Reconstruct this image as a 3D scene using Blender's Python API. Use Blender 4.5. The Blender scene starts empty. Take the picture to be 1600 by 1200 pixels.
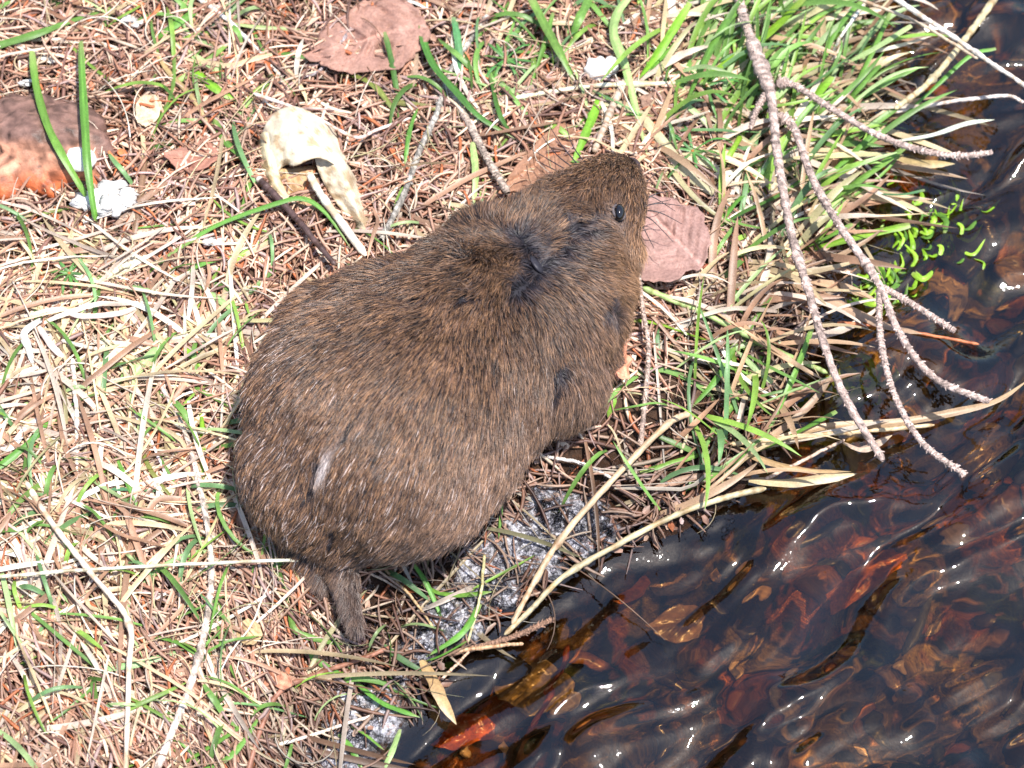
import bpy, math, random
import numpy as np
from mathutils import Vector, Matrix, kdtree
from mathutils.bvhtree import BVHTree

rng = np.random.default_rng(7)
random.seed(7)
SC = bpy.context.scene
COL = SC.collection
U = 0.00025                      # metres per unit; all lengths below are in quarter millimetres unless said

# ---------------------------------------------------------------- camera
TH = math.radians(30); DIST = 1.4
CAM = np.array([0, -math.sin(TH)*DIST, math.cos(TH)*DIST])
RT = np.array([1.0, 0, 0]); UP = np.array([0, math.cos(TH), math.sin(TH)]); FW = np.array([0, math.sin(TH), -math.cos(TH)])
cd = bpy.data.cameras.new('camera'); cam = bpy.data.objects.new('camera', cd); COL.objects.link(cam)
cam.location = CAM; cam.rotation_euler = (TH, 0, 0)
cd.sensor_width = 36; cd.lens = 36*DIST/0.4; cd.clip_start = 0.05; cd.clip_end = 100
cd.dof.use_dof = True; cd.dof.focus_distance = DIST-0.02; cd.dof.aperture_fstop = 14.0
SC.camera = cam

# ---------------------------------------------------------------- world, sun, exposure
SUN_DIR = Vector((0.24, -0.10, 1.0)).normalized()        # towards the sun
w = bpy.data.worlds.new('World'); SC.world = w; w.use_nodes = True
nt = w.node_tree; nt.nodes.clear()
sky = nt.nodes.new('ShaderNodeTexSky'); sky.sky_type = 'NISHITA'; sky.sun_disc = False
sky.sun_elevation = math.asin(SUN_DIR.z); sky.sun_rotation = math.atan2(SUN_DIR.x, SUN_DIR.y)
bg = nt.nodes.new('ShaderNodeBackground'); bg.inputs[1].default_value = 0.15
ow = nt.nodes.new('ShaderNodeOutputWorld')
nt.links.new(sky.outputs[0], bg.inputs[0]); nt.links.new(bg.outputs[0], ow.inputs[0])
sd = bpy.data.lights.new('sun', 'SUN'); sd.energy = 5.0; sd.angle = math.radians(0.55); sd.color = (1, 0.955, 0.90)
so = bpy.data.objects.new('sun', sd); COL.objects.link(so)
so.rotation_euler = (-SUN_DIR).to_track_quat('-Z', 'Y').to_euler()
sd.cycles.is_caustics_light = True
SC.view_settings.view_transform = 'Standard'; SC.view_settings.look = 'None'
SC.view_settings.gamma = 1; SC.view_settings.exposure = 0.6
SC.view_settings.use_curve_mapping = False

# ---------------------------------------------------------------- geometry helpers
def W(px, py, z=0.0):
    """point of the place that lies z (units) above the datum on the line of sight through (px, py)"""
    px = np.asarray(px, float); py = np.asarray(py, float); z = np.broadcast_to(np.asarray(z, float), px.shape)
    d = FW*DIST + RT*((px-800)*U)[..., None] + UP*((600-py)*U)[..., None]
    t = (z*U - CAM[2])/d[..., 2]
    return CAM + d*t[..., None]

def sstep(x):
    x = np.clip(x, 0, 1); return x*x*(3-2*x)

class Noise:
    def __init__(s, seed): s.g = np.random.default_rng(seed).random((64, 64))*2-1
    def __call__(s, x, y):
        xi = np.floor(x).astype(int); yi = np.floor(y).astype(int)
        fx = x-xi; fy = y-yi; fx = fx*fx*fx*(fx*(fx*6-15)+10); fy = fy*fy*fy*(fy*(fy*6-15)+10)
        a = s.g[yi % 64, xi % 64]; b = s.g[yi % 64, (xi+1) % 64]; c = s.g[(yi+1) % 64, xi % 64]; d = s.g[(yi+1) % 64, (xi+1) % 64]
        return (a*(1-fx)+b*fx)*(1-fy)+(c*(1-fx)+d*fx)*fy
n1, n2, n3, n4 = Noise(1), Noise(2), Noise(3), Noise(4)

ZW = -72.0                                                  # water level
def poly(pts):
    a = np.array(pts, float); p = W(a[:, 0], a[:, 1], ZW)[:, :2]/U
    return p
SHORE = poly([(1420,-2500),(1330,-600),(1330,0),(1315,190),(1285,300),(1240,430),(1205,560),(1172,660),(1110,745),(1010,800),(890,840),(790,905),(712,955),(640,1040),(580,1110),(520,1210),(330,1700),(-300,3500)])
DROP = poly([(1460,-2500),(1380,-600),(1365,0),(1350,160),(1320,300),(1265,430),(1240,560),(1212,675),(1150,772),(1060,830),(925,868),(825,935),(742,1000),(670,1080),(608,1150),(560,1230),(400,1700),(-200,3500)])
def sdist(x, y, P):
    best = np.full(x.shape, 1e18); sg = np.zeros(x.shape)
    for a, b in zip(P[:-1], P[1:]):
        d = b-a; L = d@d
        t = np.clip(((x-a[0])*d[0]+(y-a[1])*d[1])/L, 0, 1)
        qx = x-a[0]-t*d[0]; qy = y-a[1]-t*d[1]; D = qx*qx+qy*qy
        c = d[0]*qy-d[1]*qx
        m = D < best; best = np.where(m, D, best); sg = np.where(m, np.sign(c), sg)
    return -np.sqrt(best)*sg                                # > 0 on the land (points run down the picture, land on their right)
def ground(x, y):                                           # units in, units out
    dS = sdist(x, y, SHORE); dD = sdist(x, y, DROP)
    z = ZW + 72*sstep(dS/250)
    nz = 9*n1(x/170, y/170)+5*n2(x/60, y/60)+2.2*n3(x/22, y/22)
    z = z + nz*(0.28+0.72*sstep(dS/200)) - 1.0
    dr = sstep(-dD/190)
    z = z - 18*sstep(-dD/30) - 230*dr + dr*(34*n2(x/90, y/90)+12*n1(x/30, y/30))
    return z, dS, dD
def Gz(p):                                                  # p (..,3) metres -> ground height in units
    return ground(p[..., 0]/U, p[..., 1]/U)[0]
def onto(px, py, h, water=True):
    """points h units above ground (or water) seen at px, py"""
    px = np.asarray(px, float); py = np.asarray(py, float); h = np.broadcast_to(np.asarray(h, float), px.shape)
    z = np.zeros(px.shape)
    for _ in range(12):
        g = Gz(W(px, py, z))
        if water: g = np.maximum(g, ZW)
        z = 0.5*z+0.5*(g+h)
    return W(px, py, z)

def link(name, data, parent=None, kind=None, label=None, cat=None, group=None):
    o = bpy.data.objects.new(name, data); COL.objects.link(o)
    if parent is not None:
        o.parent = parent
        o.matrix_parent_inverse = Matrix.Translation(-parent.location) if True else Matrix()
    if kind: o['kind'] = kind
    if label: o['label'] = label
    if cat: o['category'] = cat
    if group: o['group'] = group
    return o
def mesh(name, V, F, mat, col=None, smooth=True):
    me = bpy.data.meshes.new(name)
    V = np.asarray(V, np.float32); F = np.asarray(F, np.int32)
    me.vertices.add(len(V)); me.vertices.foreach_set('co', V.ravel())
    k = F.shape[1]
    me.loops.add(F.size); me.loops.foreach_set('vertex_index', F.ravel())
    me.polygons.add(len(F)); me.polygons.foreach_set('loop_start', np.arange(0, F.size, k, dtype=np.int32))
    me.polygons.foreach_set('loop_total', np.full(len(F), k, np.int32))
    me.update(calc_edges=True)
    if smooth: me.polygons.foreach_set('use_smooth', np.ones(len(F), bool))
    if col is not None:
        c = np.ones((len(V), 4), np.float32); c[:, :3] = col
        at = me.color_attributes.new('Col', 'FLOAT_COLOR', 'POINT'); at.data.foreach_set('color', c.ravel())
    if mat: me.materials.append(mat)
    return me
def empty(name, loc, **k):
    o = bpy.data.objects.new(name, None); COL.objects.link(o); o.location = loc; o.empty_display_size = 0.01
    for a, b in k.items(): o[{'cat': 'category'}.get(a, a)] = b
    return o
def icos(sub=1):
    import bmesh
    bm = bmesh.new(); bmesh.ops.create_icosphere(bm, subdivisions=sub, radius=1)
    V = np.array([v.co[:] for v in bm.verts]); F = np.array([[v.index for v in f.verts] for f in bm.faces]); bm.free()
    return V, F

# ---------------------------------------------------------------- materials
def mat(name):
    m = bpy.data.materials.new(name); m.use_nodes = True
    nt = m.node_tree; b = nt.nodes['Principled BSDF']; return m, nt, b, nt.nodes['Material Output']
def N(nt, t, **k):
    n = nt.nodes.new(t)
    for a, b in k.items(): setattr(n, a, b)
    return n
def noise(nt, scale, detail=4, rough=0.6, stretch=None):
    tc = N(nt, 'ShaderNodeNewGeometry'); n = N(nt, 'ShaderNodeTexNoise'); n.inputs['Scale'].default_value = scale
    n.inputs['Detail'].default_value = detail; n.inputs['Roughness'].default_value = rough
    nt.links.new(tc.outputs['Position'], n.inputs['Vector']); return n
def ramp(nt, src, stops):
    r = N(nt, 'ShaderNodeValToRGB'); e = r.color_ramp.elements
    while len(e) < len(stops): e.new(0.5)
    for el, (p, c) in zip(e, stops): el.position = p; el.color = (*c, 1) if len(c) == 3 else c
    nt.links.new(src, r.inputs[0]); return r
def bump(nt, src, b, strength, dist):
    bp = N(nt, 'ShaderNodeBump'); bp.inputs['Strength'].default_value = strength; bp.inputs['Distance'].default_value = dist
    nt.links.new(src, bp.inputs['Height']); nt.links.new(bp.outputs[0], b.inputs['Normal']); return bp
def col_mat(name, rough, spec=0.4, transl=0.0, var=0.35, nscale=900, bmp=0.3, bd=0.0003):
    """colour from the mesh's own pigment attribute, with fine grain and a little light through the leaf"""
    m, nt, b, out = mat(name)
    a = N(nt, 'ShaderNodeAttribute'); a.attribute_name = 'Col'
    n = noise(nt, nscale, 3)
    mr = N(nt, 'ShaderNodeMapRange'); mr.inputs[3].default_value = 1-var; mr.inputs[4].default_value = 1+var
    mr.inputs[1].default_value = 0.25; mr.inputs[2].default_value = 0.75
    nt.links.new(n.outputs[0], mr.inputs[0])
    mx = N(nt, 'ShaderNodeVectorMath', operation='MULTIPLY')
    nt.links.new(a.outputs['Color'], mx.inputs[0]); nt.links.new(mr.outputs[0], mx.inputs[1])
    nt.links.new(mx.outputs[0], b.inputs['Base Color'])
    b.inputs['Roughness'].default_value = rough; b.inputs['Specular IOR Level'].default_value = spec
    if bmp: bump(nt, n.outputs[0], b, bmp, bd)
    if transl:
        tr = N(nt, 'ShaderNodeBsdfTranslucent'); ms = N(nt, 'ShaderNodeMixShader'); ms.inputs[0].default_value = transl
        nt.links.new(mx.outputs[0], tr.inputs[0]); nt.links.new(b.outputs[0], ms.inputs[1]); nt.links.new(tr.outputs[0], ms.inputs[2])
        nt.links.new(ms.outputs[0], out.inputs[0])
    return m
M_BLADE = col_mat('grass_blade', 0.42, 0.5, 0.28, 0.22, 1500, 0.25)
M_NEEDLE = col_mat('needle', 0.5, 0.45, 0.0, 0.35, 1200, 0.3)
M_STEM = col_mat('dry_stem', 0.5, 0.45, 0.08, 0.3, 1300, 0.4)
M_TWIG = col_mat('bark', 0.75, 0.3, 0.0, 0.6, 1500, 0.8, 0.0006)
M_LEAF = col_mat('dead_leaf', 0.6, 0.3, 0.12, 0.3, 900, 0.5, 0.0005)
M_WETLEAF = col_mat('wet_leaf', 0.25, 0.5, 0.1, 0.4, 500, 0.5)

# ground
M_GND, nt, b, out = mat('earth')
a = N(nt, 'ShaderNodeAttribute'); a.attribute_name = 'Col'; n = noise(nt, 500, 8, 0.75); n_b = noise(nt, 90, 5)
r = ramp(nt, n.outputs[0], [(0.3, (0.35, 0.32, 0.3)), (0.55, (1, 1, 1)), (0.72, (2.1, 1.7, 1.35))])
mx = N(nt, 'ShaderNodeVectorMath', operation='MULTIPLY'); nt.links.new(a.outputs['Color'], mx.inputs[0]); nt.links.new(r.outputs[0], mx.inputs[1])
nt.links.new(mx.outputs[0], b.inputs['Base Color'])
wt = N(nt, 'ShaderNodeAttribute'); wt.attribute_name = 'wet'
mr = N(nt, 'ShaderNodeMapRange'); mr.inputs[3].default_value = 0.9; mr.inputs[4].default_value = 0.16
nt.links.new(wt.outputs['Fac'], mr.inputs[0]); nt.links.new(mr.outputs[0], b.inputs['Roughness'])
bump(nt, n.outputs[0], b, 0.9, 0.0025)

# water: refracting, peat-tinted, with a fresnel mirror
M_WATER, nt, b, out = mat('water')
nt.nodes.remove(b)
rf = N(nt, 'ShaderNodeBsdfRefraction'); rf.inputs['IOR'].default_value = 1.33; rf.inputs['Roughness'].default_value = 0.0; rf.inputs[0].default_value = (0.80, 0.60, 0.35, 1)
gl = N(nt, 'ShaderNodeBsdfGlossy'); gl.inputs['Roughness'].default_value = 0.03
fr = N(nt, 'ShaderNodeFresnel'); fr.inputs['IOR'].default_value = 1.78
ms = N(nt, 'ShaderNodeMixShader')
nz = noise(nt, 260, 2); bp = N(nt, 'ShaderNodeBump'); bp.inputs['Strength'].default_value = 0.25; bp.inputs['Distance'].default_value = 0.0006
nt.links.new(nz.outputs[0], bp.inputs['Height'])
for s in (gl, fr): nt.links.new(bp.outputs[0], s.inputs['Normal'])
nt.links.new(fr.outputs[0], ms.inputs[0]); nt.links.new(rf.outputs[0], ms.inputs[1]); nt.links.new(gl.outputs[0], ms.inputs[2])
nt.links.new(ms.outputs[0], out.inputs[0])

def plain(name, c, rough=0.5, spec=0.5, var=0.2, sc=600, bmp=0.3, bd=0.0005, **k):
    m, nt, b, out = mat(name); n = noise(nt, sc, 5)
    lo = [x*(1-var) for x in c]; hi = [min(1, x*(1+var)) for x in c]
    r = ramp(nt, n.outputs[0], [(0.3, lo), (0.7, hi)]); nt.links.new(r.outputs[0], b.inputs['Base Color'])
    b.inputs['Roughness'].default_value = rough; b.inputs['Specular IOR Level'].default_value = spec
    if bmp: bump(nt, n.outputs[0], b, bmp, bd)
    for a, v in k.items(): b.inputs[a].default_value = v
    return m

# ---------------------------------------------------------------- ground and water sheets
def axis(lo, hi, step, far, g=1.25):
    core = np.arange(lo, hi+step, step); out = []; s = step; x = core[-1]
    while x < far: s *= g; x += s; out.append(x)
    neg = []; s = step; x = core[0]
    while x > -far: s *= g; x -= s; neg.append(x)
    return np.concatenate([neg[::-1], core, out])
def gridmesh(xs, ys, zf):
    X, Y = np.meshgrid(xs, ys); Z, ex = zf(X, Y)
    V = np.stack([X, Y, Z], -1).reshape(-1, 3)*U
    nx, ny = len(xs), len(ys); i = np.arange(nx*ny).reshape(ny, nx)
    F = np.stack([i[:-1, :-1], i[:-1, 1:], i[1:, 1:], i[1:, :-1]], -1).reshape(-1, 4)
    return V, F, ex
xs = axis(-1000, 1000, 6, 16000); ys = axis(-900, 900, 6, 16000)
def gf(X, Y):
    z, dS, dD = ground(X, Y); return z, (dS, dD, X, Y)
V, F, (dS, dD, X, Y) = gridmesh(xs, ys, gf)
wet = (1-sstep((dS-50)/150)).ravel()
m1 = n4(X/40, Y/40).ravel(); m2 = n3(X/95, Y/60).ravel(); m3 = n1(X/18+7, Y/18).ravel()
dry = np.array([0.11, 0.06, 0.035]); mud = np.array([0.045, 0.022, 0.013])
c = dry*(1-wet)[:, None]+mud*wet[:, None]
und = sstep(-dD/60).ravel()
bed = np.array([0.05, 0.03, 0.016])*(1+0.6*m1)[:, None]
m5 = n2(X/130+5, Y/70+3).ravel()
bed = np.where((m2 > 0.24)[:, None], np.array([0.42, 0.15, 0.03]), bed)
bed = np.where((m2 < -0.30)[:, None], np.array([0.40, 0.28, 0.12]), bed)
bed = np.where((m5 > 0.34)[:, None], np.array([0.24, 0.17, 0.07])*(1+.5*m1)[:, None], bed)
bed = np.where((m5 < -0.42)[:, None], np.array([0.05, 0.07, 0.015]), bed)
bed = np.where((m3 > 0.62)[:, None], np.array([0.5, 0.28, 0.15]), bed)
bed = np.where((m3 < -0.6)[:, None], np.array([0.03, 0.035, 0.012]), bed)
c = c*(1-und)[:, None]+bed*und[:, None]
me = mesh('bank_ground', V, F, M_GND, np.clip(c, 0, 1))
at = me.attributes.new('wet', 'FLOAT', 'POINT'); at.data.foreach_set('value', wet.astype(np.float32))
g = link('ground', me, kind='structure'); g.cycles.is_caustics_receiver = True

FA = math.radians(38); ca, sa = math.cos(FA), math.sin(FA)     # the current runs along this direction
def wf(X, Y):
    u = X*ca+Y*sa; v = -X*sa+Y*ca
    wx = 30*n1(X/150, Y/150); wy = 30*n2(X/150, Y/150)
    u = u+wx; v = v+wy
    z = 24*n3(u/260, v/95)+12*n4(u/120, v/50)+3.8*n1(u/62, v/25)+0.35*n2(u/24, v/13)
    dD = sdist(X, Y, DROP); k = 0.08+0.92*sstep((-dD+15)/85)
    return ZW+z*k, None
xs = axis(-700, 1000, 4, 15990); ys = axis(-900, 900, 4, 15990)
V, F, _ = gridmesh(xs, ys, wf)
wo = link('water', mesh('water', V, F, M_WATER), kind='structure'); wo.cycles.is_caustics_caster = True

# ---------------------------------------------------------------- litter (uncountable)
def px_of(P):
    d = P-CAM; t = d@FW
    return 800+(d@RT)/t*DIST/U, 600-(d@UP)/t*DIST/U
def blob(px, py, L):
    s = np.zeros(px.shape)
    for x, y, r, a in L: s = np.maximum(s, a*np.exp(-((px-x)**2+(py-y)**2)/(2*r*r)))
    return s
CLEAR = [(1045, 372, 62), (62, 232, 105), (128, 250, 34), (168, 310, 36), (490, 262, 82), (940, 106, 34), (575, 60, 70), (545, 330, 30)]
def clear(px, py, grow=0):
    k = np.zeros(px.shape, bool)
    for x, y, r in CLEAR: k |= ((px-x)**2+(py-y)**2) < (r+grow)**2
    return k
FBD = [(570,1120,36,.93),(535,1185,40,.9),(655,1015,30,.9),(700,955,38,.95),(760,890,42,.97),(820,850,42,.97),(890,815,36,.97),(850,790,30,.9),(930,805,24,.9)]
MUD = [(1010,640,55,1),(980,740,60,1),(1060,710,45,1),(900,750,45,1),(1085,600,40,1),(610,950,35,1)]
def roots(n, dens, shore_min):
    out = []; tot = 0
    while tot < n:
        px = rng.uniform(-260, 1650, n*2); py = rng.uniform(-220, 1420, n*2)
        P = W(px, py, 0); z, dS, dD = ground(P[:, 0]/U, P[:, 1]/U)
        px2, py2 = px_of(np.stack([P[:, 0], P[:, 1], z*U], -1))
        bare = (1-blob(px2, py2, FBD))*(1-.86*blob(px2, py2, MUD))
        k = (rng.random(n*2) < dens(px2, py2)*bare) & (dS > shore_min)
        out.append(np.stack([P[k, 0]/U, P[k, 1]/U, px2[k], py2[k]], -1)); tot += k.sum()
    return np.concatenate(out)[:n]
def litter(name, n, dens, length, width, hmax, arch, curve, cols, kindv, mat_, segs=4, section='prism', ang=None, shore_min=0, droop=None, wetdark=0.55, kinkp=0.0):
    R = roots(n, dens, shore_min)
    L = rng.uniform(*length, n)*np.where(rng.random(n) < 0.15, 1.35, 1); Wd = rng.uniform(*width, n)
    th = rng.uniform(0, 2*np.pi, n) if ang is None else ang(R[:, 2], R[:, 3])
    cv = rng.normal(0, curve, n)
    t = np.linspace(0, 1, segs+1)
    T = th[:, None]+cv[:, None]*(t[None]-0.5)
    if kinkp: T = T+np.where(rng.random(n) < kinkp, rng.normal(0, .7, n), 0)[:, None]*(t[None] > rng.uniform(.25, .8, n)[:, None])
    ds = L[:, None]/segs
    dx = np.cos(T)*ds; dy = np.sin(T)*ds
    x = R[:, 0, None]+np.cumsum(np.concatenate([np.zeros((n, 1)), (dx[:, :-1]+dx[:, 1:])/2], 1), 1)-0
    y = R[:, 1, None]+np.cumsum(np.concatenate([np.zeros((n, 1)), (dy[:, :-1]+dy[:, 1:])/2], 1), 1)
    qx, qy = px_of(np.stack([x*U, y*U, 0*x], -1)); ok = ~clear(qx, qy).any(1) if (section != 'prism' and hmax != 15) else np.ones(len(x), bool)
    x, y, T, R, Wd, t = x[ok], y[ok], T[ok], R[ok], Wd[ok], t; n = len(x)
    g, dS, _ = ground(x, y); g = np.maximum(g, ZW)
    gl = g[:, :1]*(1-t)+g[:, -1:]*t
    g = np.maximum(g, gl)                                        # stiff pieces bridge the hollows
    h0 = rng.random((n, 1))**1.3*hmax; h1 = np.clip(h0+rng.normal(0, 5, (n, 1)), 1, hmax*1.2)
    ar = rng.uniform(arch[0], arch[1], (n, 1))
    z = g+h0*(1-t)+h1*t+ar*np.sin(np.pi*t**0.8)+1.5
    if droop is not None:                                        # blades that stand up from a root and lean over
        hh = rng.uniform(*droop, (n, 1)); z = g+2+hh*np.sin(np.pi*0.62*t)*1.0
    nxv = -np.sin(T); nyv = np.cos(T)
    if section == 'prism':
        prof = np.array([0.75, 1.0, 1.0, 0.9, 0.35]) if segs == 4 else np.interp(t, [0, .15, .8, 1], [.7, 1, .9, .3])
        roll = rng.uniform(0, 2*np.pi, n)
        V = np.zeros((n, segs+1, 4, 3))
        for j in range(4):
            a = roll+j*np.pi/2; r = Wd/2*(0.62 if j % 2 else 1.0)
            rr = r[:, None]*prof
            V[:, :, j, 0] = x+nxv*np.cos(a)[:, None]*rr; V[:, :, j, 1] = y+nyv*np.cos(a)[:, None]*rr; V[:, :, j, 2] = z+np.sin(a)[:, None]*rr
        k = 4; closed = True
    else:
        prof = np.interp(t, [0, 0.12, 0.55, 0.85, 1], [0.55, 0.9, 1, 0.62, 0.03])
        roll = rng.normal(0, 0.55, n)
        V = np.zeros((n, segs+1, 3, 3))
        for j, s in enumerate((-1, 0, 1)):
            rr = (Wd/2)[:, None]*prof*s
            V[:, :, j, 0] = x+nxv*np.cos(roll)[:, None]*rr; V[:, :, j, 1] = y+nyv*np.cos(roll)[:, None]*rr
            V[:, :, j, 2] = z+np.sin(roll)[:, None]*rr+(0 if s else -0.16)*Wd[:, None]*prof
        k = 3; closed = False
    base = (np.arange(n)*(segs+1)*k)[:, None, None]
    i = (np.arange(segs)*k)[None, :, None]; j = np.arange(k if closed else k-1)[None, None, :]; j2 = (j+1) % k
    A = base+i+j; B = base+i+j2; C_ = base+i+k+j2; D_ = base+i+k+j
    F = np.stack([A, B, C_, D_], -1).reshape(-1, 4)
    pal = np.array(cols); ci = rng.choice(len(pal), n, p=kindv/np.sum(kindv))
    c = pal[ci]*rng.uniform(0.75, 1.25, (n, 1))
    c = np.repeat(c[:, None], segs+1, 1)
    c = c*(1+.16*rng.normal(0, 1, (n, segs+1, 1)))*(1+.25*n2(x/45, y/45))[..., None]
    wetf = (1-sstep((dS-40)/150))
    c = c*(1-wetdark*wetf)[..., None]
    if section != 'prism': c = c*(1+0.25*(1-t)[None, :, None]*np.array([1.0, 0.9, 1.0]))
    c = np.repeat(c[:, :, None], k, 2).reshape(-1, 3)
    return V.reshape(-1, 3)*U, F, np.clip(c, 0, 0.9)
def place(name, lab, cat, args):
    Vs, Fs, Cs, o = [], [], [], 0
    for a in args:
        V, F, c = a; Vs.append(V); Fs.append(F+o); Cs.append(c); o += len(V)
    return np.concatenate(Vs), np.concatenate(Fs), np.concatenate(Cs)

def d_need(px, py):
    return 1.0-0.65*blob(px, py, [(1230, 180, 170, 1), (1150, 620, 120, 0.7), (150, 560, 110, 0.5)])
def d_straw(px, py): return 0.12+blob(px, py, [(150, 600, 190, 1), (60, 860, 130, 0.7), (1260, 220, 150, 0.75), (330, 540, 70, 0.8), (1180, 480, 60, 0.5), (960, 120, 90, 0.5)])
def d_green(px, py): return 0.10+blob(px, py, [(1190, 110, 150, 1), (1310, 290, 70, 1), (880, 90, 110, 0.75), (1120, 620, 60, .5), (330, 60, 110, .45), (120, 900, 200, .35), (360, 1120, 110, .5), (620, 1050, 80, .6), (230, 640, 150, .3), (1110, 360, 60, .5)])
def a_need(px, py):
    base = np.where((px < 520) & (py > 820), -1.05, rng.uniform(0, np.pi, px.shape))
    return base+rng.normal(0, 0.5, px.shape)+np.pi*(rng.random(px.shape) < .5)
def a_green(px, py):
    k = (px > 1050) & (py < 520)
    return np.where(k, rng.normal(0.85, 0.45, px.shape), rng.uniform(0, 2*np.pi, px.shape))
NC = [(0.43, 0.25, 0.175), (0.54, 0.36, 0.26), (0.31, 0.155, 0.10), (0.42, 0.13, 0.05), (0.16, 0.08, 0.06), (0.64, 0.49, 0.36), (0.40, 0.27, 0.24)]
nd = litter('needles', 21000, d_need, (34, 78), (4.2, 7.2), 17, (-1, 5), 0.45, NC, np.array([5, 4.5, 4, 1.2, 4.5, 2.0, 2.5]), None, 4, 'prism', a_need, -30)
chips = litter('chips', 3200, lambda x, y: 0.8+0*x, (10, 26), (6, 13), 15, (-1, 2), 0.2, NC, np.array([4, 4, 4, 2.5, 3, 1.5, 1]), None, 2, 'ribbon', None, -60)
V, F, c = place('', '', '', [nd, chips])
link('needle_litter', mesh('needle_litter', V, F, M_NEEDLE, c), kind='stuff', label='carpet of short dry brown and pinkish spruce needles over the bank', cat='leaf litter')
SCOL = [(0.56, 0.44, 0.26), (0.62, 0.505, 0.40), (0.34, 0.20, 0.125), (0.44, 0.40, 0.21), (0.70, 0.62, 0.50)]
s1 = litter('straw', 2300, d_straw, (60, 230), (2.5, 10.5), 20, (-2, 14), 0.32, SCOL, np.array([4, 4, 4.5, .6, 2.0]), None, 8, 'ribbon', None, 5, kinkp=.18)
s3 = litter('tan_standing', 340, lambda x, y: np.where(x > 980, blob(x, y, [(1230, 130, 150, 1), (1260, 320, 90, 1), (1170, 480, 80, .8), (1150, 660, 60, .6), (1000, 780, 60, .7)]), 0), (90, 220), (4, 14), 12, (0, 0), 0.6, SCOL+[(0.42, 0.28, 0.17)], np.array([3, 2, 4, 1.5, 1.0, 4]), None, 9, 'ribbon', lambda x, y: rng.normal(0.4, 0.7, x.shape), -25, droop=(15, 60), wetdark=0)
s2 = litter('fine', 1500, lambda x, y: 0.5+0*x, (60, 170), (1.5, 3.2), 22, (0, 18), 1.6, SCOL+[(0.28, 0.16, 0.10)], np.array([3, 3, 3, 1, 1, 4]), None, 10, 'prism', None, -20)
V, F, c = place('', '', '', [s1, s3])
link('dry_grass', mesh('dry_grass', V, F, M_BLADE, c), kind='stuff', label='tangle of dead straw coloured grass blades lying over the bank', cat='dry grass')
V, F, c = place('', '', '', [s2])
link('fine_stalks', mesh('fine_stalks', V, F, M_STEM, c), kind='stuff', label='thin hair-like dead stalks scattered through the litter', cat='stalks')
GC = [(0.15, 0.29, 0.065), (0.11, 0.22, 0.045), (0.21, 0.36, 0.06), (0.13, 0.25, 0.095), (0.34, 0.47, 0.20)]
g1 = litter('green', 680, d_green, (50, 160), (4, 10), 14, (4, 30), 0.6, GC, np.array([4, 2.5, 2.5, 2.5, 2]), None, 8, 'ribbon', a_green, 6, wetdark=0.2)
g2 = litter('green2', 190, lambda x, y: np.where(x > 980, blob(x, y, [(1200, 120, 150, 1), (1280, 300, 80, 1), (1140, 620, 60, .7), (1040, 780, 50, .6)]), 0), (100, 200), (5, 12), 10, (0, 0), 0.6, GC, np.array([4, 1.5, 3, 2.5, 3]), None, 9, 'ribbon', a_green, -10, droop=(25, 85), wetdark=0)
V, F, c = place('', '', '', [g1, g2])
link('grass', mesh('grass', V, F, M_BLADE, c), kind='stuff', label='short green grass blades growing through the needle litter', cat='grass')

# ---------------------------------------------------------------- traced blades, stems and twigs
def spline(P, n):
    P = np.asarray(P, float)
    if len(P) == 2: P = np.array([P[0], (P[0]+P[1])/2, P[1]])
    Q = np.concatenate([[2*P[0]-P[1]], P, [2*P[-1]-P[-2]]]); out = []
    m = len(P)-1; per = max(2, n//m)
    for i in range(m):
        p0, p1, p2, p3 = Q[i:i+4]; t = np.linspace(0, 1, per, endpoint=False)[:, None]
        out.append(0.5*((2*p1)+(-p0+p2)*t+(2*p0-5*p1+4*p2-p3)*t*t+(-p0+3*p1-3*p2+p3)*t**3))
    out.append(P[-1:]); return np.concatenate(out)
def path(pts, h, n):
    a = np.array(pts, float); m = len(a)
    hs = np.interp(np.linspace(0, 1, m), np.linspace(0, 1, len(h)), h) if not np.isscalar(h) else np.full(m, h)
    P = onto(a[:, 0], a[:, 1], hs)
    S = spline(P, n)
    g = np.maximum(Gz(S), ZW)*U
    S[:, 2] = np.maximum(S[:, 2], g+4*U)
    return S
def frame(S):
    T = np.gradient(S, axis=0); T /= np.linalg.norm(T, axis=1)[:, None]+1e-12
    side = np.cross(T, [0, 0.15, 1.0]); side /= np.linalg.norm(side, axis=1)[:, None]+1e-12
    up = np.cross(side, T); return T, side, up
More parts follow.
